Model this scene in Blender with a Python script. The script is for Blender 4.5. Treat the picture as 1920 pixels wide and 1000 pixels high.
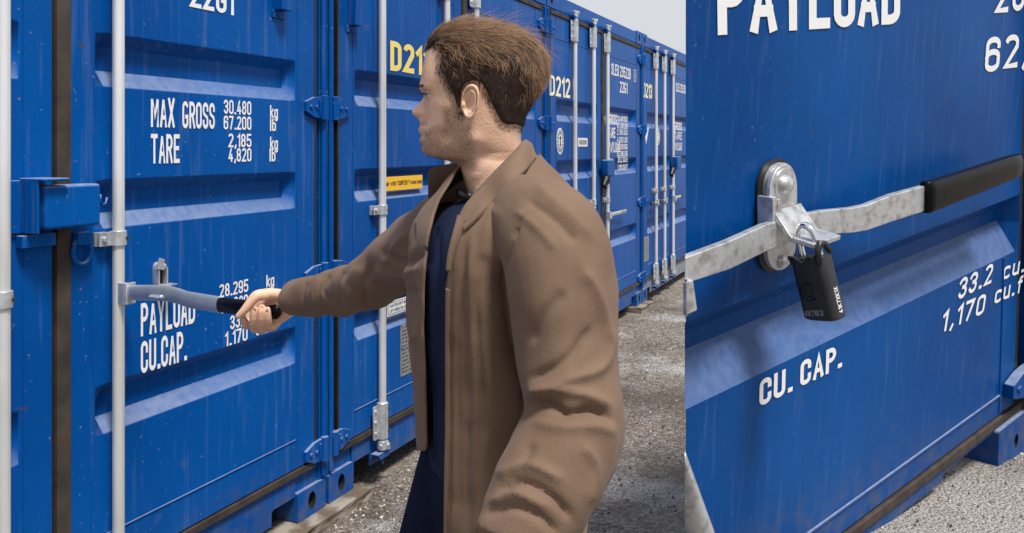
import bpy, math, random
import numpy as np
from mathutils import Vector, Matrix
R = math.radians
scene = bpy.context.scene
for o in list(bpy.data.objects): bpy.data.objects.remove(o)
random.seed(7); RNG = np.random.default_rng(7)
COL = scene.collection

# ------------------------------------------------------------ camera, world, sun, exposure
CH = 1.55                                    # eye height of the photographer
FPX, PCX, PCY = 1553.0, 960.0, 275.0         # focal length and principal point, in pixels of a 1920 x 1000 frame
cd = bpy.data.cameras.new('camera'); cam = bpy.data.objects.new('camera', cd); COL.objects.link(cam)
cam.location = (0, 0, CH); cam.rotation_euler = (R(90), 0, 0)
cd.sensor_width = 36; cd.lens = FPX * 36 / 1920
cd.shift_y = -(500 - PCY) / 1920
cd.clip_start = 0.05; cd.clip_end = 2000
scene.camera = cam

SUN_EL, SUN_AZ = 64, 142                       # degrees; azimuth clockwise from +Y
w = bpy.data.worlds.new('World'); scene.world = w; w.use_nodes = True
nt = w.node_tree; nt.nodes.clear()
def N(nt, t, **k):
    n = nt.nodes.new(t)
    for a, b in k.items():
        if hasattr(n, a): setattr(n, a, b)
    return n
sky = N(nt, 'ShaderNodeTexSky', sky_type='NISHITA', sun_disc=False, sun_elevation=R(SUN_EL), sun_rotation=R(SUN_AZ))
sky.air_density = 1.0; sky.dust_density = 4.0; sky.ozone_density = 1.0
tc = N(nt, 'ShaderNodeTexCoord'); cn = N(nt, 'ShaderNodeTexNoise'); cn.inputs['Scale'].default_value = 1.6; cn.inputs['Detail'].default_value = 5
cr = N(nt, 'ShaderNodeValToRGB'); cr.color_ramp.elements[0].position = .3; cr.color_ramp.elements[1].position = .75
cr.color_ramp.elements[0].color = (6.1, 6.35, 6.8, 1); cr.color_ramp.elements[1].color = (7.3, 7.4, 7.6, 1)
mx = N(nt, 'ShaderNodeMix', data_type='RGBA'); mx.inputs['Factor'].default_value = .88
bg = N(nt, 'ShaderNodeBackground'); bg.inputs['Strength'].default_value = 0.068
wo = N(nt, 'ShaderNodeOutputWorld')
L = nt.links.new
L(tc.outputs['Generated'], cn.inputs['Vector']); L(cn.outputs['Fac'], cr.inputs['Fac'])
L(sky.outputs[0], mx.inputs['A']); L(cr.outputs['Color'], mx.inputs['B'])
L(mx.outputs['Result'], bg.inputs['Color']); L(bg.outputs[0], wo.inputs['Surface'])
sd = bpy.data.lights.new('sun', 'SUN'); sun = bpy.data.objects.new('sun', sd); COL.objects.link(sun)
sd.energy = 3.0; sd.angle = R(13); sd.color = (1, .96, .9)
az, el = R(SUN_AZ), R(SUN_EL)
sdir = Vector((math.sin(az) * math.cos(el), math.cos(az) * math.cos(el), math.sin(el)))
sun.rotation_euler = sdir.to_track_quat('Z', 'Y').to_euler()
sun.location = sdir * 30
scene.view_settings.view_transform = 'Standard'; scene.view_settings.look = 'None'
scene.view_settings.gamma = 1; scene.view_settings.exposure = 0.70
scene.render.engine = 'CYCLES'

# ------------------------------------------------------------ materials
MATS = {}
def mat(name, col, rough=.5, metal=0, col2=None, nscale=6, namt=.5, bump=0, bscale=60, spec=.5, stretch=None, dust_sky=0, coat=0, ramp=(.35, .7), grime=0, attr=None, sheen=0, sss=0):
    m = bpy.data.materials.new(name); m.use_nodes = True; MATS[name] = m
    t = m.node_tree; P = t.nodes['Principled BSDF']; Lk = t.links.new
    P.inputs['Roughness'].default_value = rough; P.inputs['Metallic'].default_value = metal
    P.inputs['Specular IOR Level'].default_value = spec
    if coat: P.inputs['Coat Weight'].default_value = coat; P.inputs['Coat Roughness'].default_value = .12
    if sheen: P.inputs['Sheen Weight'].default_value = sheen; P.inputs['Sheen Roughness'].default_value = .5
    if sss: P.inputs['Subsurface Weight'].default_value = sss; P.inputs['Subsurface Radius'].default_value = (.012, .005, .003); P.inputs['Subsurface Scale'].default_value = 1
    geo = N(t, 'ShaderNodeNewGeometry'); mp = N(t, 'ShaderNodeMapping')
    Lk(geo.outputs['Position'], mp.inputs['Vector'])
    if stretch: mp.inputs['Scale'].default_value = stretch
    c = None
    rgb = N(t, 'ShaderNodeRGB'); rgb.outputs[0].default_value = (*col, 1); c = rgb.outputs[0]
    def mixc(fac, a, b):
        x = N(t, 'ShaderNodeMix', data_type='RGBA')
        if hasattr(fac, 'links'): Lk(fac, x.inputs['Factor'])
        else: x.inputs['Factor'].default_value = fac
        for s, q in (('A', a), ('B', b)):
            if hasattr(q, 'links'): Lk(q, x.inputs[s])
            else: x.inputs[s].default_value = (*q, 1)
        return x.outputs['Result']
    def noise(scale, det=6, lo=.35, hi=.7, vec=None, amt=1.0):
        n = N(t, 'ShaderNodeTexNoise'); n.inputs['Scale'].default_value = scale; n.inputs['Detail'].default_value = det
        Lk(vec or mp.outputs[0], n.inputs['Vector'])
        r = N(t, 'ShaderNodeMapRange'); r.inputs['From Min'].default_value = lo; r.inputs['From Max'].default_value = hi
        r.inputs['To Max'].default_value = amt
        Lk(n.outputs['Fac'], r.inputs['Value']); return r.outputs[0]
    if col2: c = mixc(noise(nscale, 6, ramp[0], ramp[1], amt=namt), c, col2)
    if grime:      # vertical run-off streaks and small chips in the paint
        m2 = N(t, 'ShaderNodeMapping'); m2.inputs['Scale'].default_value = (1, 1, .06); Lk(geo.outputs['Position'], m2.inputs['Vector'])
        c = mixc(noise(38, 4, .56, .8, m2.outputs[0], .32 * grime), c, (.20, .27, .42))
        c = mixc(noise(70, 3, .69, .74, None, .75 * grime), c, (.25, .27, .3))
        c = mixc(noise(9, 8, .66, .72, None, .25 * grime), c, (.12, .13, .16))
    if grime:      # road dirt thrown up along the lowest hand's breadth
        s3 = N(t, 'ShaderNodeSeparateXYZ'); Lk(geo.outputs['Position'], s3.inputs[0])
        r3 = N(t, 'ShaderNodeMapRange'); r3.inputs['From Min'].default_value = .36; r3.inputs['From Max'].default_value = .08; r3.inputs['To Max'].default_value = .55; Lk(s3.outputs['Z'], r3.inputs['Value'])
        m3 = N(t, 'ShaderNodeMath', operation='MULTIPLY'); Lk(r3.outputs[0], m3.inputs[0]); Lk(noise(14, 9, .38, .7), m3.inputs[1]); c = mixc(m3.outputs[0], c, (.12, .105, .09))
        c = mixc(noise(23, 9, .70, .73, None, .8 * grime), c, (.09, .045, .025))
    if dust_sky:       # pale dusty film with skylight painted in, on ledges that face up
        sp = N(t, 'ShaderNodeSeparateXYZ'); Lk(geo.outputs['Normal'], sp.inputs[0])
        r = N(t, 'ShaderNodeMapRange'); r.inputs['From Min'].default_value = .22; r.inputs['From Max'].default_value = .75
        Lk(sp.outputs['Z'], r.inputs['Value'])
        ml = N(t, 'ShaderNodeMath', operation='MULTIPLY'); Lk(r.outputs[0], ml.inputs[0]); Lk(noise(30, 9, -.25, .62, None, dust_sky), ml.inputs[1])
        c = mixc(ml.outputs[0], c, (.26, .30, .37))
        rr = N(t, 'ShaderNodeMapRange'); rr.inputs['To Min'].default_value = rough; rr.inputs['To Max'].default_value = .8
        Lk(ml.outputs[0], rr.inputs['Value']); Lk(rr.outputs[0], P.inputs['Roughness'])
    if attr:
        for an, ac, am in attr:
            a = N(t, 'ShaderNodeAttribute', attribute_name=an)
            mm = N(t, 'ShaderNodeMath', operation='MULTIPLY'); Lk(a.outputs['Fac'], mm.inputs[0]); mm.inputs[1].default_value = am
            c = mixc(mm.outputs[0], c, ac)
    Lk(c, P.inputs['Base Color'])
    if bump:
        n = N(t, 'ShaderNodeTexNoise'); n.inputs['Scale'].default_value = bscale; n.inputs['Detail'].default_value = 6
        Lk(mp.outputs[0], n.inputs['Vector'])
        b = N(t, 'ShaderNodeBump'); b.inputs['Strength'].default_value = 1; b.inputs['Distance'].default_value = bump
        Lk(n.outputs['Fac'], b.inputs['Height']); Lk(b.outputs[0], P.inputs['Normal'])
    return m
BLUE = mat('blue_paint', (.0, .062, .275), .36, 0, (.0, .092, .37), 1.7, .8, .0009, 9, dust_sky=.7, grime=.7, spec=.12)
BLUEN = mat('blue_paint_near', (.0, .045, .20), .34, 0, (.0, .080, .31), 1.1, .8, .0006, 22, dust_sky=.7, grime=.38, spec=.10)
GREYP = mat('pale_grey_paint', (.16, .22, .33), .5, 0, (.30, .31, .33), 4, .9, .0006, 40, dust_sky=.8, grime=.8)  # paler, greyer colour for the farthest container's sill
NAVY = mat('shadow_blue_paint', (.001, .03, .17), .5, 0, (.002, .05, .22), 3, .6)
GALV = mat('galvanised_steel', (.62, .64, .66), .36, .55, (.40, .42, .44), 26, .8, .0006, 120, ramp=(.4, .68))
GALV2 = mat('galvanised_worn', (.62, .64, .66), .34, .6, (.30, .27, .24), 24, .75, .0016, 70, ramp=(.46, .68))
ROD = mat('white_zinc_rod', (.78, .80, .82), .32, .35, (.5, .5, .48), 9, .7, .0003, 60, stretch=(1, 1, .25))
BOLT = mat('dark_bolt', (.03, .03, .035), .5)
RUB = mat('brown_rubber_gasket', (.026, .018, .015), .75, 0, (.075, .052, .038), 12, .8, .001, 60)
BLK = mat('black_rubber', (.012, .012, .014), .42, 0, (.03, .03, .035), 20, .5, .0003, 90)
BLKG = mat('black_grip', (.004, .004, .005), .3, 0, None, spec=.14, bump=.0004, bscale=25)
DARK = mat('dark_hollow', (.006, .006, .008), .9)
WHITE = mat('white_lettering', (.80, .80, .80), .5, 0, (.6, .62, .66), 60, .35, ramp=(.55, .75))
NAIL = mat('fingernail', (.66, .42, .32), .35)
YEL = mat('yellow_lettering', (.85, .66, .16), .5, 0, (.75, .62, .25), 60, .4)
YELS = mat('yellow_sticker', (.88, .50, .02), .45)
STK = mat('white_sticker', (.74, .75, .76), .4)
INK = mat('black_ink', (.02, .02, .025), .5)
PLATE = mat('grey_data_plate', (.42, .43, .42), .4, .5, (.22, .22, .22), 55, .8, .0008, 120)
WOOD = mat('weathered_timber', (.11, .08, .055), .85, 0, (.30, .27, .23), 9, .85, .004, 30, stretch=(1.2, 1.2, 4), ramp=(.42, .62))
RUST = mat('rust', (.10, .045, .02), .8, 0, (.04, .03, .025), 40, .8, .001, 80)
CHROME = mat('chrome', (.8, .8, .82), .12, 1)
SKIN = mat('skin', (.68, .42, .29), .48, 0, (.76, .50, .36), 26, .7, .0009, 240, sss=.08, spec=.35,
           attr=[('stubble', (.13, .075, .050), .50), ('blush', (.45, .20, .15), .35)])
LIP = mat('lip', (.45, .20, .16), .45)
HAIRD = mat('dark_hair', (.026, .017, .013), .6, 0, (.050, .031, .022), 90, .8, spec=.15)
HAIRL = mat('light_brown_hair', (.20, .115, .068), .6, 0, (.32, .20, .125), 90, .8, spec=.12)  # top strands: lighter brown with the skylight painted in
EYE = mat('eye_white', (.6, .57, .55), .15)
JKT = mat('brown_cotton', (.150, .093, .062), .8, 0, (.185, .121, .084), 10, .7, .0007, 420, sheen=.06, spec=.25)
_t = JKT.node_tree; _b = [n for n in _t.nodes if n.type == 'BUMP'][0]
_v = N(_t, 'ShaderNodeTexNoise'); _v.inputs['Scale'].default_value = 40; _v.inputs['Detail'].default_value = 9; _v.inputs['Roughness'].default_value = .7
_g = [n for n in _t.nodes if n.type == 'NEW_GEOMETRY'][0]; _t.links.new(_g.outputs['Position'], _v.inputs['Vector'])
_b2 = N(_t, 'ShaderNodeBump'); _b2.inputs['Distance'].default_value = .0016; _b2.inputs['Strength'].default_value = .35; _t.links.new(_v.outputs['Fac'], _b2.inputs['Height']); _t.links.new(_b.outputs[0], _b2.inputs['Normal']); _t.links.new(_b2.outputs[0], _t.nodes['Principled BSDF'].inputs['Normal'])
JKTD = mat('brown_cotton_seam', (.085, .05, .034), .85, 0, (.15, .095, .066), 20, .8, .0006, 300)
LIN = mat('jacket_lining', (.02, .02, .03), .8)
SHIRT = mat('navy_shirt', (.006, .011, .038), .85, 0, (.011, .019, .056), 12, .8, .0008, 380, spec=.2)
PANT = mat('navy_trousers', (.003, .005, .020), .85, 0, (.005, .008, .028), 12, .8, .0008, 380, spec=.15)
SHOE = mat('black_leather', (.015, .013, .012), .4)

def ground_mat():
    m = bpy.data.materials.new('worn_tarmac'); m.use_nodes = True; t = m.node_tree; P = t.nodes['Principled BSDF']; Lk = t.links.new
    geo = N(t, 'ShaderNodeNewGeometry'); pos = geo.outputs['Position']
    def vor(s, rnd=1):
        v = N(t, 'ShaderNodeTexVoronoi'); v.inputs['Scale'].default_value = s; Lk(pos, v.inputs['Vector']); return v
    def noi(s, d=8, lo=.35, hi=.65):
        n = N(t, 'ShaderNodeTexNoise'); n.inputs['Scale'].default_value = s; n.inputs['Detail'].default_value = d; n.inputs['Roughness'].default_value = .62; Lk(pos, n.inputs['Vector'])
        r = N(t, 'ShaderNodeMapRange'); r.inputs['From Min'].default_value = lo; r.inputs['From Max'].default_value = hi; Lk(n.outputs['Fac'], r.inputs['Value']); return r.outputs[0]
    def mixc(f, a, b):
        x = N(t, 'ShaderNodeMix', data_type='RGBA')
        if hasattr(f, 'links'): Lk(f, x.inputs['Factor'])
        else: x.inputs['Factor'].default_value = f
        for s, q in (('A', a), ('B', b)):
            if hasattr(q, 'links'): Lk(q, x.inputs[s])
            else: x.inputs[s].default_value = (*q, 1)
        return x.outputs['Result']
    def mul(a, b):
        x = N(t, 'ShaderNodeMath', operation='MULTIPLY')
        for i, q in enumerate((a, b)):
            if hasattr(q, 'links'): Lk(q, x.inputs[i])
            else: x.inputs[i].default_value = q
        return x.outputs[0]
    v1 = vor(75); v2 = vor(210)
    sepc = N(t, 'ShaderNodeSeparateColor'); Lk(v1.outputs['Color'], sepc.inputs[0])
    st = N(t, 'ShaderNodeMapRange'); st.inputs['From Min'].default_value = .30; st.inputs['From Max'].default_value = .95; Lk(sepc.outputs[0], st.inputs['Value'])
    c = mixc(st.outputs[0], (.11, .080, .058), (.52, .45, .385))
    sep2 = N(t, 'ShaderNodeSeparateColor'); Lk(v2.outputs['Color'], sep2.inputs[0])
    c = mixc(mul(sep2.outputs[1], .6), c, (.50, .46, .42))
    c = mixc(mul(noi(26, 6, .42, .66), .45), c, (.085, .066, .052))       # dark binder between the stones
    c = mixc(mul(noi(1.5, 10, .51, .60), mul(noi(85, 4, .42, .58), .95)), c, (.74, .74, .75))   # white lichen and grit patches
    c = mixc(mul(noi(1.1, 9, .47, .60), .7), c, (.085, .060, .042))
    d = N(t, 'ShaderNodeVectorMath', operation='DISTANCE'); Lk(pos, d.inputs[0]); d.inputs[1].default_value = (2.0, 3.1, 0)
    r = N(t, 'ShaderNodeMapRange'); r.inputs['From Min'].default_value = .5; r.inputs['From Max'].default_value = 1.7; r.inputs['To Min'].default_value = .7; r.inputs['To Max'].default_value = 0
    Lk(d.outputs['Value'], r.inputs['Value'])
    c = mixc(mul(r.outputs[0], noi(60, 4, .3, .55)), c, (.62, .60, .58))           # loose pale gravel by the near container
    # cracks
    vc = N(t, 'ShaderNodeTexVoronoi', feature='DISTANCE_TO_EDGE'); vc.inputs['Scale'].default_value = .55
    wn = N(t, 'ShaderNodeTexNoise'); wn.inputs['Scale'].default_value = 2.5; wn.inputs['Detail'].default_value = 6; Lk(pos, wn.inputs['Vector'])
    wv = N(t, 'ShaderNodeVectorMath', operation='SCALE'); Lk(wn.outputs['Color'], wv.inputs[0]); wv.inputs['Scale'].default_value = .55
    wa = N(t, 'ShaderNodeVectorMath', operation='ADD'); Lk(pos, wa.inputs[0]); Lk(wv.outputs[0], wa.inputs[1]); Lk(wa.outputs[0], vc.inputs['Vector'])
    ck = N(t, 'ShaderNodeMapRange'); ck.inputs['From Min'].default_value = 0; ck.inputs['From Max'].default_value = .005; ck.inputs['To Min'].default_value = .55; ck.inputs['To Max'].default_value = 0
    Lk(vc.outputs['Distance'], ck.inputs['Value']); c = mixc(ck.outputs[0], c, (.03, .025, .02))
    Lk(c, P.inputs['Base Color']); P.inputs['Roughness'].default_value = .85
    ad = N(t, 'ShaderNodeMath', operation='MULTIPLY_ADD'); Lk(v1.outputs['Distance'], ad.inputs[0]); ad.inputs[1].default_value = -1.6; Lk(noi(120, 5, .2, .8), ad.inputs[2])
    b = N(t, 'ShaderNodeBump'); b.inputs['Distance'].default_value = .014; b.inputs['Strength'].default_value = 1; Lk(ad.outputs[0], b.inputs['Height']); Lk(b.outputs[0], P.inputs['Normal'])
    return m

# ------------------------------------------------------------ mesh builder
class MB:
    def __init__(s): s.v = []; s.f = []; s.m = []
    def add(s, vs, fs, m=0):
        o = len(s.v); s.v += [tuple(map(float, q)) for q in vs]; s.f += [tuple(i + o for i in f) for f in fs]; s.m += [m] * len(fs); return s
    def box(s, a, b, m=0):
        x0, y0, z0 = a; x1, y1, z1 = b
        return s.add([(x0, y0, z0), (x1, y0, z0), (x1, y1, z0), (x0, y1, z0), (x0, y0, z1), (x1, y0, z1), (x1, y1, z1), (x0, y1, z1)],
                     [(0, 3, 2, 1), (4, 5, 6, 7), (0, 1, 5, 4), (1, 2, 6, 5), (2, 3, 7, 6), (3, 0, 4, 7)], m)
    def hexa(s, p, m=0):      # 8 points: bottom ring then top ring
        return s.add(p, [(0, 3, 2, 1), (4, 5, 6, 7), (0, 1, 5, 4), (1, 2, 6, 5), (2, 3, 7, 6), (3, 0, 4, 7)], m)
    def tube(s, pts, rad, n=16, m=0, caps=True, flat=None, up=None):
        pts = [Vector(p) for p in pts]
        if not hasattr(rad, '__len__'): rad = [rad] * len(pts)
        rings = []; prev = None
        for i, p in enumerate(pts):
            d = (pts[min(i + 1, len(pts) - 1)] - pts[max(i - 1, 0)]).normalized()
            if prev is None:
                a = Vector(up) if up else (Vector((0, 0, 1)) if abs(d.z) < .9 else Vector((1, 0, 0)))
            else: a = prev
            a = (a - d * a.dot(d)).normalized(); prev = a; b = d.cross(a)
            r = rad[i]; r1, r2 = (r, r) if not hasattr(r, '__len__') else r
            rings.append([p + a * (math.cos(2 * math.pi * k / n) * r1) + b * (math.sin(2 * math.pi * k / n) * r2) for k in range(n)])
        return s.loft(rings, m, caps)
    def loft(s, rings, m=0, caps=True):
        n = len(rings[0]); vs = [q for r in rings for q in r]; fs = []
        for i in range(len(rings) - 1):
            for k in range(n):
                k2 = (k + 1) % n; fs.append((i * n + k, i * n + k2, (i + 1) * n + k2, (i + 1) * n + k))
        if caps: fs.append(tuple(range(n - 1, -1, -1))); fs.append(tuple((len(rings) - 1) * n + k for k in range(n)))
        return s.add(vs, fs, m)
    def prism(s, poly, y0, y1, m=0):      # polygon in x,z pushed along y (y0 in front)
        n = len(poly); vs = [(x, y0, z) for x, z in poly] + [(x, y1, z) for x, z in poly]
        return s.add(vs, [tuple(range(n)), tuple(range(2 * n - 1, n - 1, -1))] + [((k + 1) % n, k, n + k, n + (k + 1) % n) for k in range(n)], m)
    def sphere(s, c, r, n=16, m=0, sc=(1, 1, 1)):
        rings = []
        for i in range(1, n // 2):
            th = math.pi * i / (n // 2)
            rings.append([(c[0] + sc[0] * r * math.sin(th) * math.cos(2 * math.pi * k / n), c[1] + sc[1] * r * math.sin(th) * math.sin(2 * math.pi * k / n), c[2] + sc[2] * r * math.cos(th)) for k in range(n)])
        return s.loft(rings[::-1], m)
    def build(s, name, mats, parent=None, bevel=0, smooth=False, seg=2, fixn=True):
        me = bpy.data.meshes.new(name); me.from_pydata(s.v, [], s.f)
        if not isinstance(mats, (list, tuple)): mats = [mats]
        for q in mats: me.materials.append(q)
        if len(mats) > 1: me.polygons.foreach_set('material_index', s.m)
        if fixn:
            import bmesh
            bm = bmesh.new(); bm.from_mesh(me); bmesh.ops.recalc_face_normals(bm, faces=bm.faces); bm.to_mesh(me); bm.free()
        if smooth: me.shade_smooth()
        o = bpy.data.objects.new(name, me); COL.objects.link(o)
        if parent: o.parent = parent
        if bevel:
            b = o.modifiers.new('bevel', 'BEVEL'); b.width = bevel; b.segments = seg; b.limit_method = 'ANGLE'; b.angle_limit = R(35); b.harden_normals = True
            if not smooth:
                me.shade_smooth()
                try: me.set_sharp_from_angle(angle=R(35))
                except Exception: pass
        elif smooth == 'auto':
            me.set_sharp_from_angle(angle=R(40))
        return o
def thing(name, label, cat, M=None, group=None):
    o = bpy.data.objects.new(name, None); COL.objects.link(o); o.empty_display_size = .1
    if M is not None: o.matrix_world = M
    o['label'] = label; o['category'] = cat
    if group: o['group'] = group
    return o
def _arc(cx, cy, rx, ry, a0, a1, n=8):
    return [(cx + rx * math.cos(R(a0 + (a1 - a0) * i / n)), cy + ry * math.sin(R(a0 + (a1 - a0) * i / n))) for i in range(n + 1)]
W_ = .36
def _glyphs():
    w = W_; h = 1.0; r = w / 2; q = .18; G = {}
    O = _arc(r, h - q, r, q, 0, 180) + _arc(r, q, r, q, 180, 360); G['O'] = G['0'] = [O + [O[0]]]
    G['C'] = [[(w, h - q - .10)] + _arc(r, h - q, r, q, 0, 180) + _arc(r, q, r, q, 180, 360) + [(w, q + .10)]]
    G['G'] = [_arc(r, h - q, r, q, 30, 180) + _arc(r, q, r, q, 180, 360) + [(w, .42), (w * .66, .42)]]
    G['U'] = [[(0, h)] + _arc(r, q, r, q, 180, 360) + [(w, h)]]; G['D'] = [[(0, 0), (0, h), (r * .8, h)] + _arc(r * .8, h - q, w - r * .8, q, 90, 0) + _arc(r * .8, q, w - r * .8, q, 0, -90) + [(0, 0)]]
    G['P'] = [[(0, 0), (0, h), (r, h)] + _arc(r, .75, r, .25, 90, -90) + [(0, .5)]]; G['R'] = G['P'] + [[(r, .5), (w, 0)]]
    G['B'] = G['P'] + [[(0, .5), (r, .5)] + _arc(r, .25, r, .25, 90, -90) + [(0, 0), (0, .5)]]
    G['A'] = [[(0, 0), (r, h), (w, 0)], [(.07, .3), (w - .07, .3)]]; G['M'] = [[(0, 0), (0, h), (r * 1.15, .35), (w * 1.15, h), (w * 1.15, 0)]]; G['N'] = [[(0, 0), (0, h), (w, 0), (w, h)]]
    G['X'] = [[(0, 0), (w, h)], [(0, h), (w, 0)]]; G['Y'] = [[(0, h), (r, .45), (w, h)], [(r, .45), (r, 0)]]; G['K'] = [[(0, 0), (0, h)], [(w, h), (0, .42)], [(.1, .52), (w, 0)]]
    G['L'] = [[(0, h), (0, 0), (w * .9, 0)]]; G['T'] = [[(0, h), (w, h)], [(r, h), (r, 0)]]; G['E'] = [[(w * .9, h), (0, h), (0, 0), (w * .9, 0)], [(0, .52), (w * .8, .52)]]; G['F'] = [[(w * .9, h), (0, h), (0, 0)], [(0, .52), (w * .8, .52)]]
    G['H'] = [[(0, 0), (0, h)], [(w, 0), (w, h)], [(0, .5), (w, .5)]]; G['I'] = [[(0, 0), (0, h)]]
    G['S'] = [[(w, h - q - .05)] + _arc(r, h - q, r, q, 0, 180) + [(0, .68), (.05, .57), (w - .05, .43), (w, .32)] + _arc(r, q, r, q, 0, -180) + [(0, q + .05)]]
    G['1'] = [[(0, .80), (.15, h), (.15, 0)]]; G['7'] = [[(0, h), (w, h), (w * .35, 0)]]; G['4'] = [[(w, .24), (0, .24), (w * .62, h)], [(w * .72, .5), (w * .72, 0)]]
    G['2'] = [[(0, h - q)] + _arc(r, h - q, r, q, 180, 0) + [(w, .66), (0, .0), (w, 0)]]
    G['3'] = [_arc(r, .76, r, .24, 160, -90) , _arc(r, .27, r, .27, 90, -160)]
    G['5'] = [[(w * .95, h), (.02, h), (0, .52)] + _arc(r, .3 + .05, r, .25, 120, 0) + _arc(r, q, r, q, 0, -170)]
    G['6'] = [[(w, h - q - .03)] + _arc(r, h - q, r, q, 0, 180) + _arc(r, q, r, q, 180, 360) + _arc(r, .42, r, .16, 0, 180)]
    G['9'] = [[(0, q + .03)] + _arc(r, q, r, q, 180, 360) + _arc(r, h - q, r, q, 0, 180) + _arc(r, .58, r, .16, 180, 360)]
    o1 = _arc(r, .75, r * .92, .25, 0, 360, 16); o2 = _arc(r, .26, r, .26, 0, 360, 16); G['8'] = [o1, o2]
    G['.'] = [[(.02, .0), (.08, 0)]]; G[','] = [[(.08, .06), (.02, -.13)]]; G['"'] = [[(0, h), (0, .8)], [(.12, h), (.12, .8)]]; G['-'] = [[(0, .5), (.2, .5)]]
    x = .68; G['k'] = [[(0, 0), (0, h)], [(.28, x), (0, .3)], [(.08, .38), (.3, 0)]]; G['l'] = [[(0, 0), (0, h)]]; G['i'] = [[(0, 0), (0, x)], [(0, .85), (0, .95)]]
    g = _arc(.15, x - .16, .15, .16, 0, 180) + _arc(.15, .16, .15, .16, 180, 360); G['g'] = [g, [(.3, x), (.3, -.06)] + _arc(.15, -.1, .15, .14, 0, -150)]; G['o'] = G['e'] = [g + [g[0]]]
    G['b'] = [[(0, 0), (0, h)], _arc(.15, x - .16, .15, .16, 180, 0) + _arc(.15, .16, .15, .16, 360, 180)]; G['c'] = [_arc(.14, x - .15, .16, .15, 40, 180) + _arc(.14, .15, .16, .15, 180, 320)]
    G['u'] = [[(0, x)] + _arc(.15, .15, .15, .15, 180, 360) + [(.3, x)], [(.3, .2), (.3, 0)]]; G['n'] = [[(0, 0), (0, x)], _arc(.14, x - .15, .14, .15, 180, 0) + [(.28, 0)]]; G['m'] = G['n'] + [_arc(.42, x - .15, .14, .15, 180, 0) + [(.56, 0)]]
    G['t'] = [[(.08, .9), (.08, .1), (.2, 0)], [(0, x), (.22, x)]]; G['f'] = [[(.22, h), (.12, h - .05), (.08, .85), (.08, 0)], [(0, x), (.2, x)]]; G['r'] = [[(0, 0), (0, x)], [(0, x - .15), (.1, x), (.2, x)]]
    G['s'] = [[(.26, x - .12), (.14, x), (.02, x - .13), (.24, .22), (.14, 0), (0, .12)]]; G['a'] = [_arc(.14, .2, .14, .2, 0, 360, 14), [(.28, 0), (.28, .5), (.14, x), (.02, x - .1)]]; G['p'] = [[(0, -.25), (0, x)], _arc(.14, .34, .14, .34, 0, 360, 14)]
    G['w'] = [[(0, x), (.1, 0), (.2, x * .8), (.3, 0), (.4, x)]]; G['h'] = [[(0, 0), (0, h)], _arc(.14, x - .15, .14, .15, 180, 0) + [(.28, 0)]]; G['y'] = [[(0, x), (.15, 0)], [(.3, x), (.1, -.25)]]; G['R'] = G['R']
    return G
GLY = _glyphs()
def text_mesh(name, s, m, parent, to3d, x0, x1, z, cap, bold=.012, lean=0):
    """condensed painted lettering: x0..x1 is the run, z the baseline, cap the capital height"""
    st = .125 + bold * 1.9; polys = []; cur = 0
    for ch in s:
        if ch == ' ': cur += .26; continue
        g = GLY.get(ch, GLY['I']); wd = max(p[0] for q in g for p in q)
        for q in g: polys.append([(cur + a, b_) for a, b_ in q])
        cur += wd + st + .085
    run = cur - .085 - st; kx = ((x1 - x0) - st * cap * .62) / max(run, .1) if run > .1 else cap; ax = min(abs(kx) / cap, 1.6)
    if ax < .9: pass
    half = st * cap * .5; V = []; F = []; lay = 0
    for q in polys:
        P = [Vector((x0 + half * .62 + a * kx, b_ * cap * (1 - st) + (half if True else 0))) for a, b_ in q]
        n = len(P); closed = (P[0] - P[-1]).length < 1e-6 and n > 3
        o = len(V); lay += 1; hx_ = half * min(1.25, max(.55, abs(kx) / cap)); hz_ = half
        for i in range(n):
            a = P[(i - 1) % (n - 1)] if closed else P[max(i - 1, 0)]; c = P[(i + 1) % (n - 1)] if closed else P[min(i + 1, n - 1)]
            if closed and i == n - 1: a, c = P[n - 2], P[1]
            d0 = (P[i] - a); d1 = (c - P[i]); 
            if d0.length < 1e-7: d0 = d1
            if d1.length < 1e-7: d1 = d0
            d0.normalize(); d1.normalize(); n0 = Vector((-d0.y, d0.x)); n1 = Vector((-d1.y, d1.x)); b_ = n0 + n1
            if b_.length < .3: b_ = n0
            b_.normalize(); k = 1 / max(.5, b_.dot(n0)); off = Vector((b_.x * hx_, b_.y * hz_)) * k
            e = Vector((0, 0))
            if not closed and i == 0: e = -Vector((d1.x * hx_, d1.y * hz_))
            if not closed and i == n - 1: e = Vector((d0.x * hx_, d0.y * hz_))
            for sg in (1, -1):
                p = P[i] + e + off * sg; V.append((p.x + lean * p.y, p.y, lay + i / (n + 1)))
        for i in range(n - 1): F.append((o + 2 * i, o + 2 * i + 1, o + 2 * i + 3, o + 2 * i + 2))
    me = bpy.data.meshes.new(name); vs = []
    for x, y, l_ in V:
        q = to3d(x, z + y); vs.append((q[0], q[1] - .0003 * (int(l_) % 4) - .00012 * (l_ % 1) if abs(q[1]) < .5 else q[1], q[2]))
    me.from_pydata([tuple(q) for q in vs], [], F); me.materials.append(m)
    q = bpy.data.objects.new(name, me); COL.objects.link(q); q.parent = parent
    return q
def put(name, me, parent=None):
    o = bpy.data.objects.new(name, me); COL.objects.link(o); o.parent = parent; return o

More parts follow.
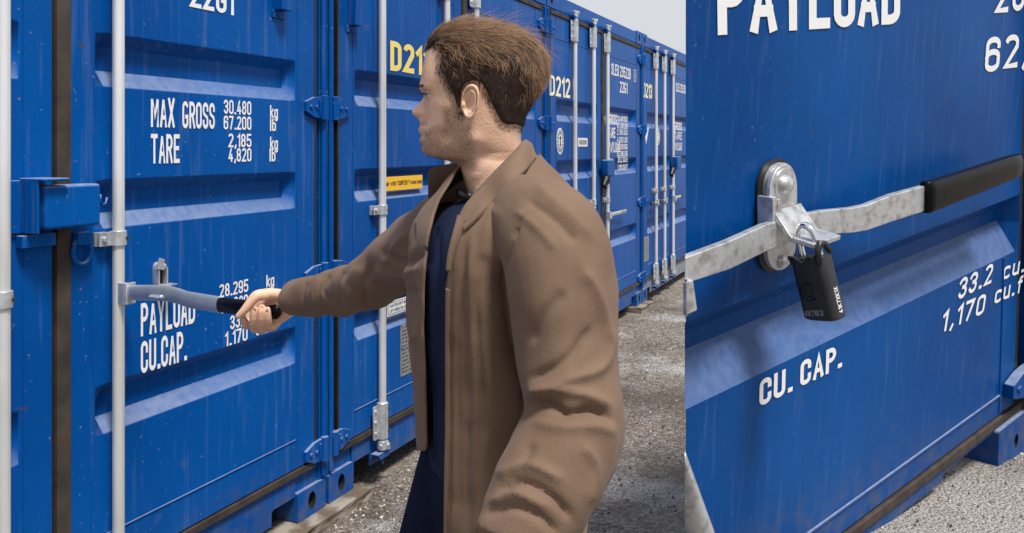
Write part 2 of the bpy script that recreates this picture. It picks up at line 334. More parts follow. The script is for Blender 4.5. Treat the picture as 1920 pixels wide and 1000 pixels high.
def sm(tab, xs):      # smooth (Catmull-like) interpolation of a table
    tab = np.array(tab, float); t = tab[:, 0]; out = []
    for k in range(1, tab.shape[1]):
        y = tab[:, k]; d = np.gradient(y, t); i = np.clip(np.searchsorted(t, xs) - 1, 0, len(t) - 2)
        h = t[i + 1] - t[i]; u = np.clip((xs - t[i]) / h, 0, 1)
        out.append((2 * u ** 3 - 3 * u ** 2 + 1) * y[i] + (u ** 3 - 2 * u ** 2 + u) * h * d[i] + (-2 * u ** 3 + 3 * u ** 2) * y[i + 1] + (u ** 3 - u ** 2) * h * d[i + 1])
    return out

# ------------------------------------------------------------ setting
g = MB(); g.add([(-150, -100, 0), (250, -100, 0), (250, 400, 0), (-150, 400, 0)], [(0, 1, 2, 3)])
go = g.build('ground', ground_mat()); go['kind'] = 'structure'; go['label'] = 'worn grey tarmac yard with pale gritty patches'

# ------------------------------------------------------------ the row of containers
TH = math.atan2(.9116, .411); DX, DY = math.cos(TH), math.sin(TH)
JX, JY = -.777, 3.467; BASE = .05; PITCH = 2.46
SC = -(JX * DX + JY * DY); TCM = -(-JX * DY + JY * DX)   # camera in row coordinates
def face_at(px, py, e=0.0):
    """a point of the row's front plane (e metres proud of it) in row coordinates (s, z)"""
    rx, ry = (px - PCX) / FPX, 1.0
    rs, rt = rx * DX + ry * DY, -rx * DY + ry * DX
    k = (-e - TCM) / rt
    return SC + rs * k, CH - BASE - (py - PCY) / FPX * k
TILES = []
def frame_mat(i):
    s0 = i * PITCH + .011
    M = Matrix.Rotation(TH, 4, 'Z'); M.translation = Vector((JX + s0 * DX, JY + s0 * DY, BASE)); return M
CORR = [(1.68, 1.84), (1.254, 1.40), (.639, .787)]
WID, HEI = 2.438, 2.591
VD = .048
def leaf_mesh(x0, x1, sx0, sx1, z0, z1):
    b = MB()
    zs = [z0, z0 + .002]
    prof = [(z0, 0)]
    for a, c in sorted(CORR):
        h = c - a; prof += [(a, 0), (a + h * .36, VD), (a + h * .72, VD), (c, 0)]
    prof.append((z1, 0)); sl = .03
    xs = [x0, sx0, sx0 + sl, sx1 - sl * 1.3, sx1, x1]
    vs = []
    for z, t in prof:
        for j, x in enumerate(xs): vs.append((x, t if j in (2, 3) else 0, z))
    n = len(xs); fs = [(i * n + j, i * n + j + 1, (i + 1) * n + j + 1, (i + 1) * n + j) for i in range(len(prof) - 1) for j in range(n - 1)]
    b.add(vs, fs)
    b.box((x0, .002, z0), (sx0 - .004, .05, z1)); b.box((sx1 + .004, .002, z0), (x1, .05, z1)); b.box((x0 + .001, .041, z0 + .001), (x1 - .001, .052, z1 - .001))
    return b
def rounded(x0, x1, z0, z1, r, k=4):
    p = []
    for cx, cz, a in ((x1 - r, z1 - r, 0), (x0 + r, z1 - r, 90), (x0 + r, z0 + r, 180), (x1 - r, z0 + r, 270)):
        for i in range(k + 1): q = R(a + 90 * i / k); p.append((cx + r * math.cos(q), cz + r * math.sin(q)))
    return p[::-1]
def casting(b, x0, z0, w=.178, h=.118, d=.162, y0=-.004, hollow=1):
    """corner casting: block whose front face has an upright oval hole"""
    cx, cz = x0 + w * .5, z0 + h * .5; n = 24; outer = []; inner = []; deep = []
    for k in range(n):
        a = 2 * math.pi * (k + .5) / n; c, s = math.cos(a), math.sin(a)
        q = min((w / 2) / max(abs(c), 1e-6), (h / 2) / max(abs(s), 1e-6)); outer.append([cx + c * q, y0, cz + s * q])
        ix, iz = .024, .036; inner.append((cx + ix * c, y0, cz + iz * (s if abs(s) < 1 else s))); deep.append((cx + ix * c, y0 + .04, cz + iz * s))
    for sx in (-1, 1):
        for sz in (-1, 1):
            j = min(range(n), key=lambda k: (outer[k][0] - cx - sx * w / 2) ** 2 + (outer[k][2] - cz - sz * h / 2) ** 2); outer[j] = [cx + sx * w / 2, y0, cz + sz * h / 2]
    back = [(x, y0 + d, z) for x, _, z in outer]
    for A, B, mm in ((outer, inner, 0), (inner, deep, 1), (back, outer, 0)):
        b.add(A + B, [(k, (k + 1) % n, n + (k + 1) % n, n + k) for k in range(n)], mm)
    b.add(deep, [tuple(range(n))], 1); b.add(back, [tuple(range(n))], 0)
def hinge_mesh(x, z, sgn):
    """blade hinge: knuckle at the post, tapering blade over the door's margin (sgn -1: blade points left)"""
    b = MB(); b.tube([(x, -.018, z - .05), (x, -.018, z + .05)], .016, 12)
    p = [(x, z - .045), (x + sgn * .06, z - .042), (x + sgn * .115, z - .018), (x + sgn * .115, z + .022), (x + sgn * .06, z + .042), (x, z + .045)]
    if sgn > 0: p = p[::-1]
    b.prism(p[::-1], -.016, -.001)
    for dx in (.05, .085): b.tube([(x + sgn * dx, -.022, z), (x + sgn * dx, -.015, z)], .009, 10, caps=True)
    b.tube([(x + sgn * .03, -.02, z - .03), (x + sgn * .03, -.02, z + .03)], .004, 8)
    return b
def lock_rod(P, xr, e, left_tab=True, brackets=(1.0,), hub=None, zlo=.245, zhi=2.36, handle=True, hdir=1):
    r = .0175
    b = MB(); b.tube([(xr, -e, .14), (xr, -e, 2.48)], r, 18)
    rod = b.build('lock_rod', ROD, P, smooth='auto')
    for z in brackets:
        b = MB(); s = -1 if left_tab else 1
        b.tube([(xr, -e, z - .022), (xr, -e, z + .022)], r + .006, 18)
        b.box((xr + s * .062 if s < 0 else xr, -e + .004, z - .021), (xr if s < 0 else xr + .062, -e + .010, z + .021))
        b.box((xr + s * .066 if s < 0 else xr + .05, -.012, z - .021), (xr - .03 if s < 0 else xr + .066, -.002, z + .021))
        b.tube([(xr + s * .046, -.012, z), (xr + s * .046, -e - .004, z)], .009, 6)
        b.tube([(xr + .013, -e - r - .003, z), (xr + .013, -e - r - .0075, z)], .006, 10, 1)
        b.build('rod_bracket', [GALV, BOLT], rod, bevel=.0015)
    for z in (zlo, zhi):
        b = MB(); b.tube([(xr, -e, z - .085), (xr, -e, z - .08), (xr, -e, z + .08), (xr, -e, z + .085)], [r + .002, r + .009, r + .009, r + .002], 18)
        b.prism(rounded(xr - .062, xr - .008, z - .08, z + .075, .012), -e + .006, -e + .012)
        for q in (-.05, .0, .05): b.tube([(xr - .044, -e + .007, z + q), (xr - .044, -e - .0, z + q)], .008, 8)
        for q in (-.05, .05): b.tube([(xr + .018, -e - r - .004, z + q), (xr + .018, -e - r - .010, z + q)], .006, 8, 1)
        b.build('rod_guide', [GALV, BOLT], rod, bevel=.001)
    for z, s in ((.125, 1), (2.49, -1)):
        b = MB(); b.tube([(xr, -e, z + s * .045), (xr, -e, z + s * .03), (xr, -e, z + s * .028), (xr, -e, z - s * .012)], [r + .001, r + .001, r + .008, r + .007], 14)
        b.tube([(xr - .03, -e - .004, z + .008), (xr + .03, -e - .004, z + .008)], [.011, .015], 10); b.tube([(xr + .012, -e - .03, z + .006), (xr + .012, -e + .02, z + .006)], .011, 10)
        b.build('rod_cam', GALV, rod, bevel=.002)
        b = MB(); b.prism([(xr - .06, z - .02), (xr + .05, z - .02), (xr + .035, z - .05), (xr - .035, z - .05)][::-1], -.045, -.004); b.tube([(xr, -e, z - .08), (xr, -e, z - .02)], .006, 8)
        b.build('cam_keeper', BLUE, P, bevel=.004)
    return rod
def rod_handle(rod, xr, e, z, length=.42, sgn=1, drop=0.0):
    b = MB(); b.box((xr - .02, -e - .03, z - .028), (xr + .035 * sgn if sgn > 0 else xr + .02, -e + .002, z + .028))
    b.tube([(xr + sgn * .02, -e - .014, z), (xr + sgn * .12, -e - .014, z), (xr + sgn * .20, -e - .005, z - drop), (xr + sgn * (length - .12), -e - .012, z - drop)], [(.017, .006)] * 4, 10, up=(0, 0, 1))
    h = b.build('lock_handle', GALV, rod, bevel=.001)
    b = MB(); b.tube([(xr + sgn * (length - .13), -e - .012, z - drop), (xr + sgn * length, -e - .012, z - drop)], [(.019, .009)] * 2, 10, up=(0, 0, 1))
    b.build('grip', BLK if drop == 0 else PLATE, h, bevel=.001)
    return h
def hasp(P, x, z, s=1.0):
    b = MB(); b.prism(rounded(x - .017, x + .017, z - .058, z + .040, .016), -.010, -.001)
    b.box((x - .019, -.030, z - .030), (x - .014, -.0105, z + .022)); b.box((x + .014, -.030, z - .030), (x + .019, -.0105, z + .022))
    b.box((x - .0135, -.0112, z - .030), (x + .0135, -.0102, z + .016), 1)
    b.tube([(x + .002, -.012, z + .026), (x + .002, -.030, z + .026), (x + .002, -.034, z + .026)], [.011, .011, .006], 14)
    b.hexa([(x - .024, -.032, z + .022), (x - .004, -.034, z + .016), (x + .002, -.034, z + .050), (x - .016, -.032, z + .056), (x - .024, -.027, z + .022), (x - .004, -.029, z + .016), (x + .002, -.029, z + .050), (x - .016, -.027, z + .056)])
    b.box((x - .012, -.050, z - .036), (x + .028, -.010, z - .031)); b.tube([(x + .026, -.050, z - .0335), (x + .026, -.022, z - .0335)], [(.003, .014)] * 2, 10)
    return b.build('handle_catch', [GALV, DARK], P, bevel=.001)

def container(i, label, rods, extra=None, lock_box=True, post_mat=BLUE, sill_mat=BLUE):
    M = frame_mat(i)
    T = thing('shipping_container', label, 'container', M, 'blue shipping containers standing in a row')
    s0 = i * PITCH + .011
    loc = lambda px, py, e=0: (face_at(px, py, e)[0] - s0, face_at(px, py, e)[1])
    b = MB()      # body: side walls and roof, corrugated roughly, behind the door end
    nw = 44
    for xw, sg in ((0.012, 1), (WID - .012, -1)):
        vs = []; fs = []
        for k in range(nw * 4 + 1):
            y = .19 + (6.05 - .4) * k / (nw * 4); o = (0, .0, .034, .034)[k % 4] * sg
            vs += [(xw + o, y, .16), (xw + o, y, HEI - .06)]
        b.add(vs, [(2 * k, 2 * k + 2, 2 * k + 3, 2 * k + 1) for k in range(nw * 4)])
    b.box((.01, .12, HEI - .03), (WID - .01, 6.0, HEI - .008)); b.box((.02, .1, .12), (WID - .02, 5.9, .15)); b.box((.02, 5.9, .15), (WID - .02, 5.95, HEI - .03))
    b.box((0.0, .16, .0), (.05, 5.9, .155)); b.box((WID - .05, .16, .0), (WID, 5.9, .155))
    b.box((0.0, .16, HEI - .07), (.05, 5.9, HEI - .01)); b.box((WID - .05, .16, HEI - .07), (WID, 5.9, HEI - .01))
    b.build('body', BLUE, T)
    for sg, x in ((1, 0), (-1, WID)):      # corner posts: outer lip, recess beside the door
        b = MB()
        X = lambda q: x + sg * q
        def bx(a, c, y0, y1): b.box((min(X(a), X(c)), y0, .118), (max(X(a), X(c)), y1, HEI - .118))
        bx(0, .030, .004, .15); bx(.0305, .075, .055, .145)
        b.tube([(X(.014), -.003, .135), (X(.014), -.003, HEI - .13)], .012, 12)
        b.build('corner_post', post_mat, T, bevel=.003)
    for x in (0, WID - .178):
        for z in (0, HEI - .118):
            b = MB(); casting(b, x, z); b.build('corner_casting', [BLUE, DARK], T, bevel=.006)
    b = MB()      # sill with the notch beside each casting
    z0, z1 = .075, .188; xa, xb = .180, WID - .180
    b.prism([(xa, .105), (xa + .13, .105), (xa + .14, .095), (xa + .14, z0 - .03), (xb - .14, z0 - .03), (xb - .14, .095), (xb - .13, .105), (xb, .105), (xb, z1), (xa, z1)][::-1], .006, .014)
    b.box((xa, .0145, z1 - .012), (xb, .12, z1)); b.box((.03, .014, .1185), (xa, .1, z1 - .001)); b.box((xb, .014, .1185), (WID - .03, .1, z1 - .001))
    b.box((xa, .10, .0), (xb, .11, z1 - .02), 1)
    b.build('door_sill', [sill_mat, DARK], T, bevel=.002)
    b = MB(); b.box((.03, .004, 2.46), (WID - .03, .12, HEI - .119)); b.box((.178, .001, HEI - .118), (WID - .178, .12, HEI - .012)); b.build('door_header', BLUE, T, bevel=.004)
    # two door leaves
    zb, zt = .222, 2.425
    for x0, x1, a0, a1 in ((.078, 1.196, .19, 1.10), (1.256, 2.368, 1.336, 2.250)):
        lf = leaf_mesh(x0, x1, a0, a1, zb, zt).build('door_leaf', sill_mat if False else BLUE, T, bevel=.004)
        b = MB()   # weld seams low and high on the leaf, and along the margins
        for z in (.336, 2.27): b.tube([(a0 - .0, -.001, z), (a1, -.001, z)], .0028, 6)
        for x in (a0 - .012, a1 + .012): b.tube([(x, -.0005, zb), (x, -.0005, zt)], .0022, 6)
        b.build('weld_seam', BLUE, lf)
    b = MB()
    b.box((1.206, -.010, .19), (1.250, .03, 2.45)); b.box((1.1965, .004, .20), (1.2055, .02, 2.44), 1)
    b.box((.07, -.008, .190), (WID - .07, .03, .216)); b.box((.07, -.008, 2.43), (WID - .07, .03, 2.456)); b.box((2.3685, -.002, .216), (2.382, .03, 2.43), 1); b.box((.064, -.002, .216), (.0775, .03, 2.43), 1)
    b.build('door_gasket', [RUB, BLK], T, bevel=.002)
    for z in (.25, .97, 1.66, 2.33):
        hinge_mesh(WID - .024, z, -1).build('hinge', BLUE, T, bevel=.003)
        hinge_mesh(.024, z, 1).build('hinge', BLUE, T, bevel=.003)
    for k, (px, py, e) in enumerate(rods):
        xr = loc(px, py, e)[0]
        yield_rods = lock_rod(T, xr, e, brackets=(extra or {}).get('br', (1.12,))[k:k + 1] or (1.12,))
        h = (extra or {}).get('handles', [])
        if k < len(h) and h[k]: rod_handle(yield_rods, xr, e, *h[k])
    if lock_box:
        b = MB()
        xL, xR = 1.09, 1.345; zL, zH = 1.255, 1.392
        b.prism(rounded(xL + .03, xR - .03, zL, zH, .012), -.085, -.03); 
        lb = b.build('lock_box', BLUE, T, bevel=.010, seg=4)
    return T, loc

GRP = 'blue shipping containers standing in a row'
# nearest container
T1, loc1 = container(-1, 'nearest blue container, lettered MAX GROSS, whose door handle the man is pulling',
                     [(6, 480, .03), (222, 458, .03)], {'br': (1.10, 1.225)}, lock_box=False)
first = [o for o in T1.children if o.name.startswith('lock_rod')]
xr0 = loc1(-190, 500, .03)[0]
lock_rod(T1, xr0, .03, brackets=(1.1,))
def face(loc_t=-.0016):
    return lambda x, z: (x, loc_t, z)
def T_text(T, loc, s, pxl, pyl, pxr, pyr, caph, m=WHITE, bold=.012, t=-.0016, par=None):
    """pxl,pyl .. pxr,pyr: the two ends of the baseline as seen in the photograph; caph: capital height in metres"""
    x0, z0 = loc(pxl, pyl); x1, z1 = loc(pxr, pyr)
    return text_mesh('lettering', s, m, par or T, lambda x, z: (x, t, z), x0, x1, (z0 + z1) / 2, caph, bold)
def caph(loc, px, pt, pb): return loc(px, pt)[1] - loc(px, pb)[1]
RL = [o for o in T1.children if o.name.startswith('door_leaf')][-1]
tx = lambda s, a, b, c, d, top: T_text(T1, loc1, s, a, b, c, d, loc1(a, top)[1] - loc1(a, b)[1], par=RL)
tx('22G1', 357, 11, 437, 31, -44)
tx('MAX', 282, 238, 327, 240, 181); tx('GROSS', 341, 240, 402, 243, 189)
tx('30.480', 419, 214, 470, 216, 187); tx('67.200', 419, 243, 470, 244, 217)
tx('kg', 506, 222, 520, 223, 197); tx('lb', 506, 246, 516, 246, 223)
tx('TARE', 282, 307, 336, 306, 251)
tx('2,185', 428, 277, 470, 276, 251); tx('4,820', 428, 304, 470, 303, 278)
tx('kg', 506, 282, 520, 281, 257); tx('lb', 505, 304, 515, 302, 280)
tx('28.295', 411, 558, 464, 548, 533); tx('62.380', 413, 588, 464, 577, 562)
tx('PAYLOAD', 263, 632, 365, 605, 570)
tx('33.2', 431, 618, 464, 610, 592); tx('1.170', 422, 650, 463, 638, 623)
tx('kg', 499, 539, 513, 536, 516); tx('lb', 500, 564, 511, 561, 541); tx('cu.m', 480, 601, 515, 594, 579); tx('cu.ft.', 480, 628, 513, 622, 605)
tx('CU.CAP.', 263, 700, 350, 676, 640)
# box that shields the padlock, with its bracket
b = MB()
xA, _ = loc1(86, 430, .085); xB, _ = loc1(190, 430, .085); _, zt = loc1(130, 347, .085); _, zb = loc1(130, 428, .085)
b.prism(rounded(xA, xB, zb, zt, .010), -.085, -.02)
lb = b.build('lock_box', BLUE, T1, bevel=.016, seg=5)
b = MB(); xc = loc1(58, 400, .05)[0]
b.box((xc, -.075, zb - .01), (xc + .008, -.001, zt + .02)); b.box((xc, -.105, zt + .0125), (xc + .075, -.001, zt + .0205)); b.box((xc - .055, -.01, zb - .01), (xc, -.0015, zt + .015)); b.box((xc - .01, -.03, zb - .05), (xc + .09, -.001, zb - .015))
b.build('box_bracket', BLUE, lb, bevel=.003)
b = MB(); xh, zh = loc1(193, 378, .07); b.tube([(xh, -.06, zh + .02), (xh, -.06, zh), (xh + .008, -.06, zh - .01), (xh + .018, -.06, zh - .008), (xh + .022, -.06, zh + .01)], .003, 8); b.build('small_hook', BLUE, lb, smooth=True)
# lashing ring on the door margin
b = MB(); xc, zc = loc1(153, 470, .015); ring = []
for k in range(25):
    a = R(-60 + 300 * k / 24) ; ring.append((xc + .031 * math.sin(a + math.pi), -.018, zc - .004 + .036 * -math.cos(a + math.pi)))
ring = [(xc - .026, -.018, zc + .026)] + [(xc + .030 * math.sin(R(q)), -.018, zc - .004 + -.036 * math.cos(R(q))) for q in range(-125, 126, 10)] + [(xc + .026, -.018, zc + .026)]
b.tube(ring + [ring[0]], .0065, 10); rg = b.build('lashing_ring', BLUE, T1, smooth=True)
b = MB(); b.prism([(xc - .024, zc + .016), (xc + .024, zc + .016), (xc + .02, zc + .055), (xc - .02, zc + .055)][::-1], -.030, -.001); b.build('ring_clip', BLUE, rg, bevel=.005)
xh, zh = loc1(300, 515, .015); hasp(T1, xh, zh)
# the handle swung out of its catch, held by the man
rodx = loc1(222, 458, .03)[0]
Minv = frame_mat(-1).inverted()
def cp(px, py, d): return Vector(((px - PCX) / FPX * d, d, CH - (py - PCY) / FPX * d))
def loc_pt(v): return Minv @ v
rods1 = [o for o in T1.children if o.name.startswith('lock_rod')]
ROD1 = rods1[1]
hub = loc_pt(cp(232, 549, 2.49)); b = MB(); b.box((hub.x - .018, hub.y - .03, hub.z - .032), (hub.x + .018, hub.y - .022, hub.z + .032)); b.box((hub.x - .018, hub.y - .022, hub.z - .032), (hub.x - .010, hub.y + .03, hub.z + .032))
b.box((hub.x + .008, hub.y - .022, hub.z - .028), (hub.x + .016, hub.y + .02, hub.z + .028)); b.tube([(hub.x + .002, hub.y - .036, hub.z), (hub.x + .002, hub.y - .029, hub.z)], .006, 10, 1)
hb = b.build('handle_hub', [GALV, BOLT], ROD1, bevel=.003)
HP = [cp(241, 549, 2.475), cp(262, 549, 2.44), cp(312, 550, 2.36), cp(336, 556, 2.33), cp(352, 562, 2.30), cp(412, 572, 2.23)]
b = MB(); b.tube([loc_pt(p) for p in HP], [(.0235, .007)] * 6, 12, up=(0, 0, 1))
t0, t1 = loc_pt(cp(284, 556, 2.395)), loc_pt(cp(308, 556, 2.36)); b.tube([t0, (t0 + t1) / 2 + Vector((0, -.02, 0)), t1], [(.006, .012), (.006, .022), (.006, .012)], 10)
BARM = mat('blue_reflection_steel', (.42, .47, .54), .36, .55, (.55, .60, .68), 30, .6, .0004, 90)  # steel bar with blue reflections painted into its colour
h1 = b.build('lock_handle', BARM, ROD1, bevel=.003)
b = MB(); b.tube([loc_pt(p) for p in (cp(410, 572, 2.232), cp(412, 572, 2.23), cp(505, 583, 2.105), cp(519, 584.5, 2.088), cp(524, 585, 2.082))], [(.016, .008), (.0205, .0105), (.0225, .0145), (.019, .012), (.010, .006)], 20, up=(0, 0, 1)); b.build('grip', BLKG, h1, smooth=True)

# second container
T2, loc2 = container(0, 'second blue container directly behind the man, numbered D211 with a yellow CORTEN sticker',
                     [(717, 400, .03), (838, 200, .03), (893, 60, .03)], {'br': (1.21, 1.15, 1.15), 'handles': [None, (.98, .4, 1), (.98, .4, 1)]})
LL2 = [o for o in T2.children if o.name.startswith('door_leaf')][0]
T_text(T2, loc2, 'D211', 733, 133, 804, 143, .142, YEL, .034, par=LL2)
def sticker(T, loc, name, corners, m, par=None, t0=-.003, t1=-.0014):
    xs = [loc(*c)[0] for c in corners]; zs = [loc(*c)[1] for c in corners]
    x0, x1 = min(xs), max(xs); z0, z1 = sum(sorted(zs)[:2]) / 2, sum(sorted(zs)[-2:]) / 2
    b = MB(); b.prism(rounded(x0, x1, z0, z1, min(.004, (z1 - z0) * .2)), t0, t1); return b.build(name, m, par or T), (x0, x1, z0, z1)
st, (a, c, d, e_) = sticker(T2, loc2, 'yellow_sticker', [(712, 333), (791, 328), (712, 358), (791, 354)], YELS)
st.parent = T2; st.data.transform(Matrix.Translation((0, -.0, 0)))
text_mesh('lettering', 'Repair with "CORTEN" steel only', INK, st, lambda x, z: (x, -.0036, z), a + .004, c - .005, d + (e_ - d) * .36, (e_ - d) * .32, .014)
b = MB(); q = loc2(668, 50); 
def vent(T, x, z, s=1.0):
    b = MB(); b.hexa([(x - .028, -.045, z), (x + .028, -.045, z), (x + .028, -.001, z), (x - .028, -.001, z), (x - .028, -.05, z + .15), (x + .028, -.05, z + .15), (x + .028, -.001, z + .16), (x - .028, -.001, z + .16)])
    b.box((x - .034, -.008, z - .03), (x + .034, -.001, z)); b.tube([(x, -.014, z - .018), (x, -.006, z - .018)], .007, 8)
    return b.build('vent_cover', BLUE, T, bevel=.004)
q = loc2(668, 40, .03); vent(T2, q[0], q[1] - .02)
q = loc1(532, 10, .03); vent(T1, q[0], q[1] - .02)
# rounded white label and riveted data plate low on the door
s1, (a, c, d, e_) = sticker(T2, loc2, 'white_label', [(725, 590), (795, 575), (725, 565), (795, 548)], STK)
b = MB(); b.prism(rounded(a + .006, c - .006, d + .006, e_ - .006, .012), -.0036, -.0031); b.build('label_border', INK, s1)
b = MB(); b.prism(rounded(a + .009, c - .009, d + .009, e_ - .009, .010), -.0041, -.0037); b.build('label_face', STK, s1)
text_mesh('lettering', 'CAUTION 9FT 6IN HIGH CONTAINER', INK, s1, lambda x, z: (x, -.0046, z), a + .02, c - .02, (d + e_) / 2 + .006, .014, .012)
text_mesh('lettering', 'LIFT HERE OR AT SUITABLE POINTS', INK, s1, lambda x, z: (x, -.0046, z), a + .02, c - .02, (d + e_) / 2 - .018, .014, .012)
def data_plate(T, loc, box):
    p, (a, c, d, e_) = sticker(T, loc, 'data_plate', box, PLATE)
    b = MB()
    for r in range(13):
        z = e_ - .02 - (e_ - d - .04) * r / 12
        x = a + .012
        rr = random.Random(r * 3 + 1)
        while x < c - .03:
            w_ = rr.uniform(.008, .03); b.box((x, -.0038, z - .0025), (min(x + w_, c - .01), -.0031, z + .0025)); x += w_ + rr.uniform(.004, .016)
    b.box((a + .005, -.0038, (d + e_) / 2 - .0012), (c - .005, -.0031, (d + e_) / 2 + .0012))
    b.build('plate_print', INK, p)
    b = MB()
    for x in (a + .007, c - .007):
        for z in (d + .007, (d + e_) / 2 + .01, e_ - .007): b.tube([(x, -.006, z), (x, -.003, z)], .004, 8)
    b.build('rivet', BLUE, p)
data_plate(T2, loc2, [(750, 606), (800, 592), (750, 704), (800, 688)])

# third and fourth containers
T3, loc3 = container(1, 'third blue container, numbered D212, to the right of the man\'s head',
                     [(1078, 300, .03), (1113, 300, .03), (1139, 300, .03)], {'br': (1.06, 1.06, 1.06), 'handles': [None, (.94, .3, -1), (.93, .5, 1, .001)]})
T4, loc4 = container(2, 'farthest blue container, numbered D213, its lower edge pale grey',
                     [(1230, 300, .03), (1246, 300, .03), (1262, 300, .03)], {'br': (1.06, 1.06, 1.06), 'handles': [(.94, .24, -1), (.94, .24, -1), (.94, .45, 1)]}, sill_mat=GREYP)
for T, loc, num, pa, pb in ((T3, loc3, 'D212', (1031, 181), (1068, 183)), (T4, loc4, 'D213', (1206, 184), (1222, 185))):
    T_text(T, loc, num, *pa, *pb, .145, mat('pale_' + num.lower() + '_lettering', (.85, .8, .55), .5), .02)
def emblem(T, loc, pxl, pxr, pyt, pyb):
    x0, x1 = loc(pxl, (pyt + pyb) / 2)[0], loc(pxr, (pyt + pyb) / 2)[0]; z1, z0 = loc((pxl + pxr) / 2, pyt)[1], loc((pxl + pxr) / 2, pyb)[1]
    cx, cz, rx, rz = (x0 + x1) / 2, (z0 + z1) / 2, (x1 - x0) / 2, (z1 - z0) / 2
    def disc(k, t, n=32): return [(cx + rx * k * math.cos(2 * math.pi * i / n), cz + rz * k * math.sin(2 * math.pi * i / n)) for i in range(n)]
    b = MB(); b.prism(disc(1, 0)[::-1], -.003, -.0014); e = b.build('round_emblem', STK, T)
    b = MB()
    for k, t in ((.86, .0034), (.60, .0042)): b.prism(disc(k, 0)[::-1], -t, -t + .0003)
    b.build('emblem_ring', INK, e)
    b = MB()
    for k, t in ((.80, .0038), (.54, .0046)): b.prism(disc(k, 0)[::-1], -t, -t + .0003)
    b.build('emblem_field', STK, e)
    b = MB(); b.prism([(cx - rx * .2, cz - rz * .4), (cx + rx * .2, cz - rz * .4), (cx + rx * .1, cz + .1 * rz), (cx + rx * .3, cz + rz * .2), (cx, cz + rz * .45), (cx - rx * .3, cz + rz * .2), (cx - rx * .1, cz + .1 * rz)], -.0052, -.0047)
    for i in range(16):
        a = 2 * math.pi * i / 16; b.sphere((cx + rx * .70 * math.cos(a), -.0048, cz + rz * .70 * math.sin(a)), .006, 6)
    b.build('emblem_figure', INK, e)
emblem(T3, loc3, 1043, 1056, 240, 290); emblem(T4, loc4, 1227, 1237, 241, 273)
s3, (a, c, d, e_) = sticker(T3, loc3, 'white_label', [(1083, 258), (1101, 260), (1083, 274), (1101, 276)], STK)
b = MB(); b.prism(rounded(a + .02, c - .02, d + .015, e_ - .015, .01), -.0036, -.0031); b.build('label_print', PLATE, s3)
tri = lambda T, loc, pts: (lambda P: MB().prism(P, -.003, -.0014).build('warning_triangle', STK, T))([loc(*p) for p in pts])
tri(T4, loc4, [(1207, 238), (1216, 240), (1211, 271)]); tri(T3, loc3, [(1131, 218), (1137, 219), (1134, 236)])
data_plate(T4, loc4, [(1206, 445), (1216, 443), (1206, 492), (1216, 488)])
t3 = lambda s, a, b_, c, d, h, T=T3, loc=loc3: T_text(T, loc, s, a, b_, c, d, h)
t3('SLEU 235229', 1146, 140, 1182, 150, .10); t3('22G1', 1162, 173, 1176, 177, .10)
b = MB(); 
xa_, zb_ = loc3(1188, 153); xb_, zt_ = loc3(1192, 132)
for q in ((xa_, zb_, xa_ + .006, zt_), (xb_, zb_, xb_ + .006, zt_), (xa_, zb_, xb_, zb_ + .006), (xa_, zt_ - .006, xb_, zt_), ((xa_ + xb_) / 2, zb_ + .02, (xa_ + xb_) / 2 + .01, zt_ - .02)): b.box((q[0], -.0022, q[1]), (q[2], -.0014, q[3]))
b.build('lettering', WHITE, T3)
rows = [('GROSS', '30.480 KGS', 228), ('', '67.200 LBS', 241), ('TARE', '2.185 KGS', 253), ('', '4.820 LBS', 267), ('PAYLOAD', '28.295 KGS', 280), ('', '62.380 LBS', 293), ('CU.', '33.2 CU.M', 304), ('CAP.', '1.170 CU.FT', 319)]
for k, (l_, r_, y) in enumerate(rows):
    if l_: t3(l_, 1141, y + 6, 1141 + 3 * len(l_), y + 6, .09 if k < 6 else .06)
    t3(r_, 1157 if k < 6 else 1158, y, 1176, y + 1, .05)
t3('SLEU 235230', 1267, 172, 1285, 176, .10, T4, loc4)
for k, (l_, y) in enumerate((('GROSS', 240), ('TARE', 258), ('PAYLOAD', 278))): t3(l_, 1264, y + 4, 1278, y + 5, .09, T4, loc4)
for T, loc, (px, py), ck in ((T3, loc3, (1136, 342), 1), (T4, loc4, (1261, 323), 1)):      # black clamp over the lock box
    x, z = loc(px, py, .1); b = MB()
    b.tube([(x - .06, -.10, z - .03), (x, -.10, z + .02), (x + .06, -.10, z - .0)], [.02, .035, .02], 8); b.tube([(x + .055, -.1, z), (x + .075, -.1, z + .05)], .014, 8); b.tube([(x - .03, -.1, z - .05), (x + .01, -.1, z + .06)], .016, 8)
    b.build('padlock_clamp', BLKG, T, bevel=.002)

# timbers under the castings
def timber(i, sx0, sx1, label, h=.05):
    M = frame_mat(i); M.translation.z = 0
    b = MB(); n = 14; rings = []
    for k in range(n + 1):
        x = sx0 + (sx1 - sx0) * k / n; j = lambda a: random.uniform(-a, a)
        rings.append([(x, -.075 + j(.003), .0), (x, -.070 + j(.004), h * .5), (x, -.075 + j(.003), h - .004 + j(.002)), (x, -.06, h - .001), (x, .25, h - .001), (x, .26, .0)])
    b.loft(rings); o = b.build('timber_packer', WOOD); o.matrix_world = M
    o['label'] = label; o['category'] = 'timber'; o['group'] = 'timber packers under the container corners'
timber(-1, 2.10, 2.68, 'weathered timber packer under the corners of the first and second containers')
timber(1, 2.18, 2.60, 'weathered timber packer under the corners of the third and fourth containers')
timber(0, 2.2, 2.56, 'timber packer under the corners of the second and third containers, hidden by the man')
